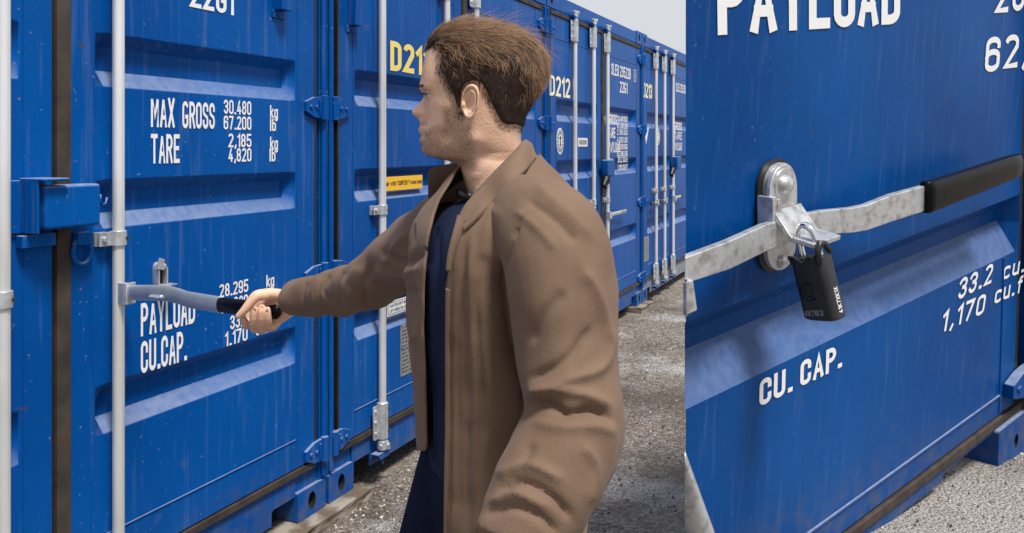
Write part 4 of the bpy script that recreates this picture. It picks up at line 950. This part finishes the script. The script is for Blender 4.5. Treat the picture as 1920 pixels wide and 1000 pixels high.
def ear(sgn):
    b = MB(); nt_, nr_ = 40, 14; c0 = (892, 196)
    out = []
    for k in range(nt_):
        a = 2 * math.pi * k / nt_; ca, sa = math.cos(a), math.sin(a)      # ca: backwards, sa: up
        rx = 16.5 + 2.5 * max(0, sa) ** 1 * (1 if ca > 0 else .8) - (2.5 if sa < -.5 else 0); ry = 30.5
        out.append((rx * ca + (2.5 if sa > 0 else -1.5) * abs(sa) * 1.2, ry * sa))
    vs = []
    for i in range(nr_ + 1):
        t = i / nr_
        for k in range(nt_):
            ox, oy = out[k]; a = 2 * math.pi * k / nt_; ca, sa = math.cos(a), math.sin(a)
            x, y = ox * t, oy * t
            lift = .005 + .0165 * np.clip((x + 15) / 32, 0, 1)                # stands off at the rear
            rim = .0048 * math.exp(-((t - .90) / .075) ** 2) * (1 if sa > -.55 else .4) * (.35 if ca < -.75 and sa < .3 else 1)
            anti = .0035 * math.exp(-((t - .62) / .10) ** 2) * (1 if ca > -.1 else .0) * (1 if sa > -.75 else .5)
            conch = -.0105 * math.exp(-(((x + 3) / 7.5) ** 2 + ((y + 3) / 11) ** 2))
            lobe = .002 * math.exp(-(((x + 3) / 8) ** 2 + ((y + 23) / 7) ** 2))
            trag = .0060 * math.exp(-(((x + 11) / 3.2) ** 2 + ((y + 5) / 5) ** 2))
            groove = -.0035 * math.exp(-((t - .77) / .06) ** 2) * (1 if sa > -.4 and not (ca < -.8) else 0)
            h = lift + rim + anti + conch + lobe + trag + groove
            vs.append(tuple(yawp(c0[0] + x, c0[1] - y, (.0725 + h) * sgn)))
    fs = [(i * nt_ + k, i * nt_ + (k + 1) % nt_, (i + 1) * nt_ + (k + 1) % nt_, (i + 1) * nt_ + k) for i in range(nr_) for k in range(nt_)]
    base = len(vs)
    for sc_, dl in ((1.03, -.002), (1.0, -.006), (.8, -.012), (.6, -.03)):
        for k in range(nt_):
            ox, oy = out[k]; x, y = ox * sc_, oy * sc_; lift = .005 + .0165 * np.clip((ox + 15) / 32, 0, 1)
            vs.append(tuple(yawp(c0[0] + x, c0[1] - y, (.0725 + max(lift + dl, -.03)) * sgn)))
    ringsn = [nr_ * nt_] + [base + j * nt_ for j in range(4)]
    for a_, b_ in zip(ringsn[:-1], ringsn[1:]): fs += [(a_ + k, a_ + (k + 1) % nt_, b_ + (k + 1) % nt_, b_ + k) for k in range(nt_)]
    b.add(vs, fs); return b
for s_ in (1, -1): ear(s_).build('ear', SKIN, BODY, smooth=True)

# hair: a cap that follows the skull inside the hairline, then strands
HL = np.array([(770, 104), (802, 104), (812, 99), (826, 96), (832, 100), (830, 118), (827, 140), (836, 150), (845, 172), (853, 186), (858, 205), (864, 222), (871, 222), (873, 200), (874, 178), (880, 166), (892, 161), (904, 166), (912, 180), (920, 200), (928, 218), (938, 235), (951, 242), (966, 240), (983, 246), (1100, 250), (1100, -60), (770, -60)], float)
def sdist(P, poly):
    d = np.full(len(P), 1e9); ins = np.zeros(len(P), bool)
    for a, c in zip(poly, np.roll(poly, -1, 0)):
        ab = c - a; t = np.clip(((P - a) @ ab) / (ab @ ab), 0, 1); d = np.minimum(d, np.linalg.norm(P - a - t[:, None] * ab, axis=1))
        cr_ = ((a[1] > P[:, 1]) != (c[1] > P[:, 1])) & (P[:, 0] < (c[0] - a[0]) * (P[:, 1] - a[1]) / (c[1] - a[1] + 1e-12) + a[0]); ins ^= cr_
    return np.where(ins, d, -d)
hm = rows_ < 262; HR = int(hm.sum())
G = HV[:HR].copy()
side_px = np.zeros((HR, NPH)); 
for i in range(HR):
    c = 912; side_px[i] = PCX + (G[i, :, 0]) * HPP
PX = side_px.ravel(); PY = np.repeat(rows_[:HR], NPH)
sdm = sdist(np.stack([PX, PY], -1), HL).reshape(HR, NPH)
nrm = np.zeros_like(G)
du = np.roll(G, -1, 1) - np.roll(G, 1, 1); dv = np.gradient(G, axis=0); nrm = np.cross(du, dv); nrm /= np.linalg.norm(nrm, axis=-1, keepdims=True) + 1e-12
cen = np.array([hx(912), HD, hz(170)])
flip = np.sign(((G - cen) * nrm).sum(-1, keepdims=True)); nrm *= flip
nrm[:3] = [0, 0, 1]
py2 = PY.reshape(HR, NPH); px2 = PX.reshape(HR, NPH)
thick = np.interp(py2, [49, 70, 90, 120, 150, 200, 245], [.0020, .0050, .0075, .0080, .0065, .0050, .0025]) + .004 * np.exp(-((px2 - 1000) / 40) ** 2 - ((py2 - 100) / 40) ** 2) + .002 * np.exp(-((px2 - 830) / 25) ** 2 - ((py2 - 70) / 25) ** 2)
m = np.clip((sdm + 1) / 14, 0, 1); m = m * m * (3 - 2 * m)
CAPV = G + nrm * ((thick + .003) * m - .003)[..., None]
CAPV += nrm * ((.0022 * np.sin(px2 * .11 + 2 * np.sin(py2 * .06)) * np.sin(py2 * .09 + px2 * .03) + .0012 * np.sin(px2 * .31 + py2 * .17)) * m * np.clip((125 - py2) / 40, 0, 1))[..., None]
STB = np.array(stub[:len(rows_) * NPH]).reshape(len(rows_), NPH)
fade = np.clip((sdm + 9) / 9, 0, 1) * .9
_m = BODY.data.attributes['stubble']; _arr = np.zeros(len(BODY.data.vertices)); _m.data.foreach_get('value', _arr); _q = _arr[:len(rows_) * NPH].reshape(len(rows_), NPH); _q[:HR] = np.maximum(_q[:HR], fade * (px2 > 806)); _arr[:len(rows_) * NPH] = _q.ravel(); _m.data.foreach_set('value', _arr)
b = MB(); cf = [(i * NPH + k, (i + 1) * NPH + k, (i + 1) * NPH + (k + 1) % NPH, i * NPH + (k + 1) % NPH) for i in range(HR - 1) for k in range(NPH) if sdm[i, k] > -6]
b.add(in_man(CAPV).reshape(-1, 3), cf + [tuple(range(NPH))]); 
HAIR = b.build('hair', HAIRD, BODY, smooth=True)
_cr = np.random.default_rng(21); CW = [(_cr.normal(0, 1, 2) * .075, _cr.uniform(0, 6.28), _cr.normal(0, 1, 3)) for _ in range(9)]
def clump(x, y): return sum(np.sin(k[0] * x + k[1] * y * 1.3 + p_) * a for k, p_, a in CW) / 3
def strands(name, n, mat_, lo, hi, length, width, lift, region, parent=HAIR, seg=5, curl=.25, back=1.0, seedv=1, hug=.85, smin=1.5):
    rg_ = np.random.default_rng(seedv); V = []; F = []; cand = np.argwhere(region & (sdm > smin)); 
    wgt = np.linalg.norm(np.cross(du, dv), axis=-1)[cand[:, 0], cand[:, 1]]; wgt /= wgt.sum()
    pick = cand[rg_.choice(len(cand), n, p=wgt)]
    for (i, k) in pick:
        p = (CAPV[i, k] if sdm[i, k] > 4 else G[i, k] + nrm[i, k] * .0005) + rg_.normal(0, .0016 if smin > 0 else .0006, 3) - nrm[i, k] * .001 * (smin > 0); nn = nrm[i, k]
        t = min(1, max(0, (150 - py2[i, k]) / 90))            # 1 on the top, 0 low on the sides
        L0 = length * (lo + (hi - lo) * rg_.random()) * (.45 + .75 * t)
        d = np.array([back * (.9 * t + .35), 0, -(1 - t) * .9 - .15 * t]); 
        if px2[i, k] > 960: d = np.array([.25, 0, -1 + .4 * t])
        if py2[i, k] > 150 and px2[i, k] < 880: d = np.array([.15, 0, -1])
        ck = clump(px2[i, k], py2[i, k]); d += ck * .55 + rg_.normal(0, curl * .45, 3); d -= nn * (d @ nn); d /= np.linalg.norm(d) + 1e-9
        lf = lift * (.5 + rg_.random()); r0 = np.linalg.norm(p - cen); d2 = d + nn * lf; bend = rg_.normal(0, curl * .8, 3) - nn * lf * 1.0
        side = np.cross(d, nn) ; side /= np.linalg.norm(side) + 1e-9
        vw = np.array([0, -1, 0.]); sd_ = np.cross(d, vw); sd_ /= np.linalg.norm(sd_) + 1e-6; side = side * .5 + sd_ * .8; side /= np.linalg.norm(side)
        o = len(V)
        for s in range(seg + 1):
            u = s / seg; q = p + (d2 * u + bend * u * u * .5) * L0; rv = q - cen; rl = np.linalg.norm(rv); q = q * (1 - hug) + hug * (cen + rv / rl * (r0 + lf * L0 * u)); ww = width * (1 - .85 * u) * .5
            V.append(q - side * ww); V.append(q + side * ww)
        for s in range(seg): F.append((o + 2 * s, o + 2 * s + 1, o + 2 * s + 3, o + 2 * s + 2))
    V = in_man(np.array(V)); b = MB(); b.v = [tuple(q) for q in V]; b.f = F; b.m = [0] * len(F)
    return b.build(name, mat_, parent, smooth=True, fixn=False)
ALL = np.ones((HR, NPH), bool)
strands('short_hair', 15000, HAIRD, .5, 1, .016, .0007, .10, (py2 > 84), curl=.22)
strands('top_hair', 9000, HAIRL, .6, 1.2, .036, .0009, .12, (py2 < 92 + (px2 - 800) * .12 + 22 * RNG.normal(0, 1, py2.shape)) | ((px2 > 990 + 12 * RNG.normal(0, 1, py2.shape)) & (py2 < 190)), curl=.42, seedv=2)
strands('top_hair', 3200, HAIRD, .6, 1.1, .034, .0008, .10, (py2 < 125), curl=.42, seedv=5)
HAIRM = mat('mid_brown_hair', (.085, .052, .034), .6, 0, (.14, .085, .055), 90, .8, spec=.12)
strands('side_hair', 2500, HAIRM, .5, 1, .020, .0007, .12, (py2 < 215), curl=.35, seedv=6)
strands('flyaway_hair', 420, HAIRL, .5, 1.4, .040, .00045, .7, (py2 < 105) & (px2 > 850), curl=.8, seedv=3, hug=.25)
strands('hairline_hair', 3000, HAIRD, .5, 1, .009, .00045, .15, (py2 > 96) & (sdm < 5) & (px2 > 815), curl=.35, seedv=14, smin=-6.5, parent=HAIR)
rg_ = np.random.default_rng(31); cand = np.argwhere(STB > .22); pk = cand[rg_.choice(len(cand), 3000, p=(STB[cand[:, 0], cand[:, 1]] / STB[cand[:, 0], cand[:, 1]].sum()))]; V = []; F = []
gu = np.roll(HV, -1, 1) - np.roll(HV, 1, 1); gv = np.gradient(HV, axis=0); gn = np.cross(gu, gv); gn /= np.linalg.norm(gn, axis=-1, keepdims=True) + 1e-9; gn *= np.sign(((HV - cen) * gn).sum(-1, keepdims=True))
for i, k in pk:
    p = HV[i, k] + gu[i, k] * rg_.uniform(-.5, .5) + gv[i, k] * rg_.uniform(-.5, .5); nn = gn[i, k]; d = np.array([.2, 0, -1]) + nn * .5 + rg_.normal(0, .35, 3); d /= np.linalg.norm(d); L0 = rg_.uniform(.0018, .0042); sd_ = np.cross(d, nn); sd_ /= np.linalg.norm(sd_) + 1e-9
    o = len(V); V += [p - sd_ * .00022, p + sd_ * .00022, p + d * L0]; F.append((o, o + 1, o + 2))
V = in_man(np.array(V)); b = MB(); b.v = [tuple(q) for q in V]; b.f = F; b.m = [0] * len(F); b.build('beard_stubble', HAIRM, BODY, fixn=False)
# eyebrow hairs
b = MB(); rg_ = np.random.default_rng(9)
for k in range(620):
    u = rg_.random(); s_ = 1 if rg_.random() < .6 else -1; l_ = (.014 + .030 * u) * s_
    row = 168 - 3.0 * math.sin(u * 2.4) + rg_.normal(0, 1.2)
    i = int(np.argmin(np.abs(rows_ - row))); ring = HV[i]; yl = -(ring[:, 1] - HD); kk = [q for q in range(NPH) if (q < NPH / 4 or q > 3 * NPH / 4)]
    j = min(kk, key=lambda q: abs(-(ring[q, 1] - HD) - l_)); p = Vector(in_man(ring[j])) + Vector((-.0004, 0, 0)); d = Vector((.003 + .004 * u, -s_ * .005, .0012)) * rg_.uniform(.7, 1.3)
    b.tube([p, p + d + Vector((-.0012, -.0006 * s_, 0)), p + d * 1.5], [.00045, .0004, .0001], 3)
b.build('eyebrow', HAIRD, BODY)

# ---- clothes
def ring(cx, cy, z, a, b_, psi, n=56, p=2.25):
    F = Vector((-math.cos(psi), -math.sin(psi), 0)); Lf = Vector((math.sin(psi), -math.cos(psi), 0)); out = []
    for k in range(n):
        q = 2 * math.pi * k / n; c, s = math.cos(q), math.sin(q)
        out.append(Vector((cx, cy, z)) + F * a * math.copysign(abs(c) ** (2 / p), c) + Lf * b_ * math.copysign(abs(s) ** (2 / p), s))
    return out
PSI = R(20)
TOR = [(284, 944, .060, .058), (300, 945, .066, .068), (322, 946, .082, .090), (350, 946, .104, .122), (380, 944, .126, .156), (420, 941, .145, .180), (480, 939, .155, .190), (560, 939, .157, .180), (650, 940, .153, .170), (750, 943, .147, .165), (850, 944, .142, .168), (950, 941, .132, .175), (1075, 940, .130, .180)]
def torso(da, db, rows=TOR, z1=None):
    T_ = np.array(rows, float); ys = np.linspace(T_[0, 0], T_[-1, 0], 60); a = sm(T_, ys); rr = []
    for y, cx, aa, bb_ in zip(ys, *a): rr.append(ring((cx - PCX) / (FPX / 1.42), 0, CH - (y - PCY) / (FPX / 1.42), aa + da, bb_ + db, PSI))
    return rr
J = MB(); J.loft(torso(0, 0))
def sleeve(b, pts, n=24, seg=30):
    C = curve(pts, seg); b.tube([mp(*c[:3]) for c in C], [c[3] for c in C], n); 
    q = mp(*C[0][:3]); b.sphere(q, C[0][3] * .98, 16)
sleeve(J, [(900, 408, 1.52, .09), (838, 440, 1.60, .083), (768, 478, 1.72, .073), (690, 532, 1.84, .0605), (610, 552, 1.96, .052), (580, 556, 2.005, .049), (551, 559, 2.045, .047)])
jv, jf = remesh(J, .0048, smooth=10, fac=.6)
J2 = MB(); sleeve(J2, [(992, 396, 1.31, .064), (1022, 432, 1.25, .076), (1043, 480, 1.222, .080), (1055, 560, 1.20, .079), (1064, 650, 1.185, .0735), (1072, 725, 1.165, .0705), (1080, 790, 1.15, .072), (1048, 870, 1.125, .073), (1008, 950, 1.095, .067), (968, 1035, 1.07, .056)])
j2v, j2f = remesh(J2, .0048, smooth=8, fac=.6)
NT1 = len(jv); jf = list(jf) + [tuple(i + NT1 for i in f) for f in j2f]; jv = np.vstack([jv, j2v])
jf = np.array([f if len(f) == 4 else (*f, f[-1]) for f in jf])
def norms(v, f):
    n = np.cross(v[f[:, 2]] - v[f[:, 0]], v[f[:, 3]] - v[f[:, 1]]); N_ = np.zeros_like(v)
    for k in range(4): np.add.at(N_, f[:, k], n)
    return N_ / (np.linalg.norm(N_, axis=1, keepdims=True) + 1e-12)
jn = norms(jv, jf)
for a_, c_ in ((0, NT1), (NT1, len(jv))):
    q_ = jv[a_:c_]
    if (jn[a_:c_] * (q_ - q_.mean(0))).sum() < 0: jn[a_:c_] *= -1; FL = 1
def topx(v):
    d = v[:, 1] + 1.42; return PCX + v[:, 0] / d * FPX, PCY + (CH - v[:, 2]) / d * FPX
jx, jy = topx(jv); vd = jv + np.array([0, 1.42, -CH]); vd /= np.linalg.norm(vd, axis=1, keepdims=True); facing = -(vd * jn).sum(1)
fw = np.clip(facing * 2.5 + .3, 0, 1)
disp = np.zeros(len(jv))
def fold(pts, width, amp, taper=True, only=None):
    """a crease or ridge laid along a line on the cloth's near side"""
    global disp
    P = curve(pts, 24) if len(pts) > 2 else np.array([np.array(pts[0]) + (np.array(pts[1]) - np.array(pts[0])) * t for t in np.linspace(0, 1, 24)])
    best = np.full(len(jv), 1e9); tt = np.zeros(len(jv))
    near = (jx > P[:, 0].min() - 3 * width) & (jx < P[:, 0].max() + 3 * width) & (jy > P[:, 1].min() - 3 * width) & (jy < P[:, 1].max() + 3 * width) & (facing > -.1)
    if only is not None: near &= (np.arange(len(jv)) < NT1) if only == 0 else (np.arange(len(jv)) >= NT1)
    ix = np.where(near)[0]; Q = np.stack([jx[ix], jy[ix]], -1); bd = np.full(len(ix), 1e9); bt = np.zeros(len(ix))
    for s in range(23):
        a, c = P[s], P[s + 1]; ab = c - a; t = np.clip(((Q - a) @ ab) / (ab @ ab + 1e-9), 0, 1); d = np.linalg.norm(Q - a - t[:, None] * ab, axis=1)
        u = d < bd; bd[u] = d[u]; bt[u] = ((s + t) / 23)[u]
    w_ = (.55 * np.exp(-(bd / width) ** 2) + .45 * np.exp(-np.abs(bd / width) * 1.7)) * (np.clip(np.sin(np.pi * np.clip(bt, .02, .98)) * 2.2, 0, 1) if taper else 1)
    disp[ix] += amp * w_ * fw[ix]

A_ = 1.05
fold([(935, 470), (950, 560), (962, 640), (985, 710), (1015, 785)], 30, -.034, True, 0)
fold([(897, 480), (902, 580), (912, 660), (930, 760)], 11, .006, True, 0)
fold([(876, 450), (868, 540), (874, 650), (872, 760)], 8, -.006 * A_)
fold([(888, 430), (884, 560), (892, 700), (890, 860)], 9, .006 * A_)
fold([(903, 500), (898, 620), (908, 780)], 7, -.005 * A_)
fold([(862, 560), (858, 700), (861, 860), (858, 1000)], 6, -.004)
fold([(880, 780), (874, 880), (878, 1020)], 10, -.006 * A_)
fold([(915, 800), (902, 900), (896, 1020)], 11, .006 * A_)
fold([(1000, 720), (975, 840), (950, 930), (925, 1000)], 30, -.030, True, 0)
fold([(984, 758), (1030, 757), (1062, 776), (1110, 770), (1158, 792)], 8, -.013 * A_)
fold([(984, 736), (1040, 732), (1100, 742), (1155, 764)], 11, .008 * A_)
fold([(992, 792), (1060, 802), (1120, 800), (1160, 815)], 13, .006 * A_)
fold([(1150, 610), (1135, 685), (1060, 715), (985, 742)], 12, .008 * A_)
fold([(1115, 610), (1060, 675), (980, 715)], 10, -.008 * A_)
fold([(1095, 500), (1128, 570), (1146, 650)], 10, .007 * A_)
fold([(985, 650), (1020, 590), (1062, 545)], 13, -.006 * A_)
fold([(1000, 345), (1055, 392), (1118, 455)], 11, .005 * A_)
fold([(985, 372), (1040, 410), (1085, 455)], 9, -.006 * A_)
fold([(960, 390), (1005, 425), (1045, 470)], 9, .004 * A_)
fold([(965, 430), (950, 480), (938, 540)], 3.5, -.004, False)
fold([(1000, 395), (975, 415), (962, 440)], 3.5, -.004, False)
fold([(935, 385), (915, 430), (905, 490)], 12, .005 * A_)
fold([(925, 925), (975, 902), (1040, 935), (1075, 980)], 9, -.010 * A_)
fold([(930, 895), (990, 872), (1060, 905)], 10, .007 * A_)
fold([(905, 965), (960, 950), (1020, 975), (1050, 1010)], 9, -.008 * A_)
fold([(915, 945), (965, 925), (1030, 955)], 8, .006 * A_)
fold([(1090, 830), (1120, 880), (1100, 950)], 11, .006 * A_)
fold([(1000, 830), (980, 870), (945, 905)], 10, -.005 * A_)
# reaching sleeve
fold([(795, 470), (760, 492), (712, 470)], 7, -.009 * A_)
fold([(790, 500), (745, 520), (700, 505)], 8, .007 * A_)
fold([(785, 545), (740, 545), (695, 530)], 7, -.008 * A_)
fold([(770, 430), (735, 470), (715, 500)], 8, .007)
fold([(700, 490), (680, 530), (690, 575)], 7, -.008 * A_)
fold([(672, 495), (655, 535), (660, 582)], 8, .006 * A_)
fold([(650, 505), (632, 540), (640, 585)], 6, -.006 * A_)
fold([(600, 518), (588, 548), (596, 588)], 6, .005 * A_)
fold([(620, 512), (605, 545), (625, 580)], 5, -.005 * A_)
fold([(575, 525), (566, 555), (574, 592)], 4, -.004 * A_)
# soft overall unevenness of the cloth
def vnoise(p, f, seed):
    r = np.random.default_rng(seed); out = np.zeros(len(p))
    for _ in range(10):
        k = r.normal(0, 1, 3); k /= np.linalg.norm(k); out += np.sin(p @ k * f * r.uniform(.7, 1.4) + r.uniform(0, 6.28))
    return out / 10 ** .5
warp = jv + .03 * np.stack([vnoise(jv, 12, 40), vnoise(jv, 12, 41), vnoise(jv, 12, 42)], -1)
disp += .0030 * vnoise(warp * [1, 1, .5], 42, 3) + .0011 * vnoise(warp, 95, 4)
disp -= .0018 * np.exp(-(vnoise(warp * [1, 1, .6] + .3, 30, 15) / .16) ** 2) * np.clip(vnoise(jv, 9, 19) + .5, 0, 1)
farm = (jx < 780) & (jy < 640)
disp[farm] += (.0022 * vnoise(warp[farm] * [1.2, 1.2, .8], 75, 8))
jv2 = jv + jn * disp[:, None]
# cut the open front, the neck and the hems
fc = jv2[jf].mean(1); fx_, fy_ = topx(fc); fn = jn[jf].mean(1); fface = -((fc + [0, 1.42, -CH]) * fn).sum(1)
EDN = [(270, 1000), (290, 972), (305, 952), (322, 936), (340, 916), (362, 890), (385, 870), (410, 858), (450, 846), (520, 839), (620, 836), (760, 835), (900, 833), (1100, 832)]
EDF = [(300, 862), (330, 848), (372, 822), (400, 812), (450, 800), (520, 793), (620, 791), (700, 795), (760, 797), (845, 798)]
en = np.interp(fy_, *zip(*EDN)); ef = np.interp(fy_, *zip(*EDF))
isarm = (fx_ < 800) & (fy_ < 600) & (fc[:, 1] > .12)
kill = (fface > 0) & (fx_ < en) & (fx_ > ef) & (fy_ < 845) & (fc[:, 1] < .3)
kill |= (fy_ > 845) & (fx_ < en) & (fc[:, 0] < -.02)
kill |= (fc[:, 2] > CH - (291 - PCY) / 1094)
kill |= (fc[:, 2] < CH - (1062 - PCY) / 1094) & (fx_ > 700) & (fc[:, 1] > -.24)
keep = ~kill
used_, inv = np.unique(jf[keep].ravel(), return_inverse=True); kf = inv.reshape(-1, 4)
me = bpy.data.meshes.new('jacket'); me.from_pydata(jv2[used_].tolist(), [], [tuple(dict.fromkeys(f)) for f in kf.tolist()]); me.materials.append(JKT); me.materials.append(LIN); me.shade_smooth()
bm = bmesh.new(); bm.from_mesh(me)
# straighten the cut edges a little
for _ in range(6):
    new = {}
    for v_ in bm.verts:
        if v_.is_boundary:
            nb = [e.other_vert(v_) for e in v_.link_edges if e.is_boundary]
            if len(nb) == 2: new[v_] = (v_.co + nb[0].co + nb[1].co) / 3
    for v_, c_ in new.items(): v_.co = c_
bm.to_mesh(me); bm.free()
JAC = bpy.data.objects.new('jacket', me); COL.objects.link(JAC); JAC.parent = BODY
so = JAC.modifiers.new('cloth', 'SOLIDIFY'); so.thickness = .004; so.offset = -1; so.material_offset = 1; so.material_offset_rim = 0
# helper: nearest cloth depth under a pixel, to lay trims on the jacket
def on_cloth(px, py, arr=None, lim=None):
    sel = (np.abs(jx - px) < 9) & (np.abs(jy - py) < 9) & (facing > .05)
    if lim is not None: sel &= (jv2[:, 1] < lim)
    if not sel.any(): return None
    i = np.where(sel)[0]; wt = np.exp(-((jx[i] - px) ** 2 + (jy[i] - py) ** 2) / 18); return float((jv2[i, 1] * wt).sum() / wt.sum()) + 1.42
def band(name, m, line, width_px, th, off=.002, parent=JAC, dep=None):
    """a raised strip of cloth along a line on the jacket"""
    P = curve(line, 40); rings = []
    for j, q in enumerate(P):
        t = P[min(j + 1, 39)] - P[max(j - 1, 0)]; t /= np.linalg.norm(t) + 1e-9; nn = np.array([-t[1], t[0]])
        wp = width_px if not callable(width_px) else width_px(j / 39)
        d = q[2] if len(q) > 2 else None
        if d is None:
            d = on_cloth(q[0], q[1], lim=.2)
            d = (rings[-1][0].y + 1.42 + off) if d is None and rings else (d or 1.3)
        a = mp(q[0] - nn[0] * wp / 2, q[1] - nn[1] * wp / 2, d - off); c = mp(q[0] + nn[0] * wp / 2, q[1] + nn[1] * wp / 2, d - off); mid = (a + c) / 2 + Vector((0, -th, 0))
        rings.append([a, (a * .75 + c * .25) + Vector((0, -th * .9, 0)), mid, (a * .25 + c * .75) + Vector((0, -th * .9, 0)), c, c + Vector((0, th * 1.5, 0)), a + Vector((0, th * 1.5, 0))])
    b = MB(); b.loft(rings); return b.build(name, m, parent, smooth='auto')
band('front_placket', JKT, [(864, 405), (845, 480), (842, 540), (841, 620), (841, 700), (841, 800), (839, 900), (838, 1010), (838, 1050)], 13, .003, .001)
band('front_seam', JKTD, [(873, 412), (853, 480), (850, 540), (849, 620), (849, 700), (849, 800), (847, 900), (846, 1010), (846, 1050)], 2.2, .0012, .0022)
band('far_placket', JKT, [(800, 400, 1.445), (795, 440, 1.41), (790, 500, 1.388), (788, 560, 1.385), (788, 640, 1.39), (791, 720, 1.395), (794, 790, 1.40), (795, 845, 1.40)], 8, .003, .004)
# collar: a thick strip round the neck, folded flat at the near front
def collar(name, up_, lo_, th, m=JKT):
    U_, L_ = curve(up_, 30), curve(lo_, 30); rings = []
    for a, c in zip(U_, L_):
        A, C = mp(*a), mp(*c); mdl = (A + C) / 2; t = (C - A).normalized(); out = Vector((0, -1, .25)).normalized(); out = (out - t * out.dot(t)).normalized()
        rr = []
        for s in np.linspace(0, 1, 9): rr.append(A.lerp(C, s) + out * (th * (.35 + 1.0 * math.sin(math.pi * min(1, s * 1.05) ** .8))))
        for s in np.linspace(1, 0, 9): rr.append(A.lerp(C, s) - out * (th * .35))
        rings.append(rr)
    b = MB(); b.loft(rings); return b.build(name, m, JAC, smooth='auto')
LO_ = [(1006, 294), (996, 306), (978, 326), (953, 350), (926, 377), (902, 402), (884, 420), (870, 432)]
UP_ = [(996, 270), (984, 264), (965, 284), (938, 312), (910, 341), (888, 366), (873, 388), (864, 408)]
upd = (1.44, 1.395, 1.368, 1.352, 1.342, 1.335, 1.330, 1.325)
lod = [on_cloth(*q) or 1.33 for q in LO_]
collar('collar', [(*a, d) for a, d in zip(UP_, upd)], [(*a, min(d, u) - .008) for a, d, u in zip(LO_, lod, upd)], .006)
collar('collar', [(982, 268, 1.50), (930, 290, 1.54), (868, 303, 1.535), (835, 309, 1.525), (812, 314, 1.51), (803, 324, 1.495)],
       [(985, 300, 1.52), (930, 340, 1.55), (880, 372, 1.55), (848, 378, 1.53), (820, 380, 1.50), (803, 372, 1.475)], .004)
# shirt: a closed shape just inside the jacket
SH = MB(); rr = torso(-.016, -.042, [(366, 930, .062, .070), (380, 936, .085, .12), (400, 940, .115, .165), (430, 940, .138, .185)] + TOR[6:10] + [(868, 955, .150, .198)]); SH.loft(rr)
sv, sf = remesh(SH, .005, smooth=4)
sv = np.array(sv); sxp, syp = topx(sv); 
for (x0, y0, x1, y1, w_, a_) in ((822, 430, 812, 860, 5, -.004), (806, 500, 822, 700, 8, .003), (830, 560, 805, 800, 9, -.003), (800, 640, 832, 860, 8, .003), (815, 720, 830, 600, 7, -.003)):
    t = np.clip((syp - y0) / (y1 - y0), 0, 1) if y1 != y0 else 0; d = np.abs(sxp - (x0 + (x1 - x0) * t)); sv[:, 0] -= a_ * np.exp(-(d / w_) ** 2) * ((syp > min(y0, y1)) & (syp < max(y0, y1)))
b = MB(); b.add(sv, sf); SHO = b.build('shirt', SHIRT, BODY, smooth=True)
band('shirt_placket', SHIRT, [(829, 420, 1.352), (822, 480, 1.344), (819, 560, 1.343), (817, 660, 1.345), (817, 760, 1.35), (818, 850, 1.352)], 9, .002, .001, parent=SHO)
b = MB(); q = mp(838, 487, 1.318); b.add([q + Vector(v) for v in ((-.004, 0, -.009), (.003, -.002, -.012), (.004, -.002, .008), (-.002, 0, .010))], [(0, 1, 2, 3)]); b.add([q + Vector(v) for v in ((-.004, .002, -.009), (.003, .002, -.012), (.004, .002, .008), (-.002, .002, .010))], [(3, 2, 1, 0)]); b.build('zip_pull', CHROME, JAC)
b = MB(); C = curve([(884, 366, 1.375), (874, 371, 1.385), (864, 366, 1.41), (860, 360, 1.45), (862, 362, 1.50)], 16); b.tube([mp(*c) for c in C], .006, 10); 
b.build('undershirt_neckband', BLK, SHO, smooth=True)
# trousers and shoes
TR = MB()
def leg(b, pts): C = curve(pts, 24); b.tube([mp(*c[:3]) for c in C], [c[3] for c in C], 22)
leg(TR, [zz(905, 1.02, 1.50, .105), zz(870, .86, 1.49, .112), zz(815, .74, 1.47, .100), zz(770, .62, 1.46, .086), zz(735, .50, 1.46, .075), zz(742, .36, 1.47, .070), zz(752, .20, 1.48, .060), zz(755, .09, 1.48, .056)])
leg(TR, [zz(965, 1.02, 1.37, .095), zz(972, .86, 1.37, .100), zz(990, .72, 1.36, .096), zz(1010, .52, 1.33, .078), zz(1060, .34, 1.35, .068), zz(1110, .16, 1.36, .058), zz(1118, .10, 1.36, .056)])
TR.loft([ring((945 - PCX) / 1094, .0, z, a, b_, PSI) for z, a, b_ in ((1.08, .115, .150), (1.0, .12, .155), (.92, .12, .16), (.84, .11, .15))])
tv, tf = remesh(TR, .008, smooth=6); tv = np.array(tv); tn = norms(tv, np.array([f if len(f) == 4 else (*f, f[-1]) for f in tf]))
tv += tn * (.003 * vnoise(tv * [1, 1, .4], 45, 11))[:, None]
b = MB(); b.add(tv, tf); TRO = b.build('trousers', PANT, BODY, smooth=True)
for px, d, tilt in ((752, 1.48, 0), (1115, 1.36, .10)):
    x = (px - PCX) / FPX * d; y = d - 1.42; b = MB(); rings = []
    for u, w_, h_ in ((.10, .022, .05), (.085, .036, .085), (.05, .040, .10), (0, .042, .095), (-.06, .046, .075), (-.12, .050, .055), (-.165, .042, .042), (-.185, .02, .03)):
        rings.append([(x + u, y + w_ * math.copysign(abs(math.cos(q)) ** .7, math.cos(q)), .004 + tilt * max(0, u + .1) + h_ * (.5 + .5 * math.copysign(abs(math.sin(q)) ** .7, math.sin(q)))) for q in [2 * math.pi * k / 20 for k in range(20)]])
    b.loft(rings); b.build('shoe', SHOE, BODY, smooth='auto')
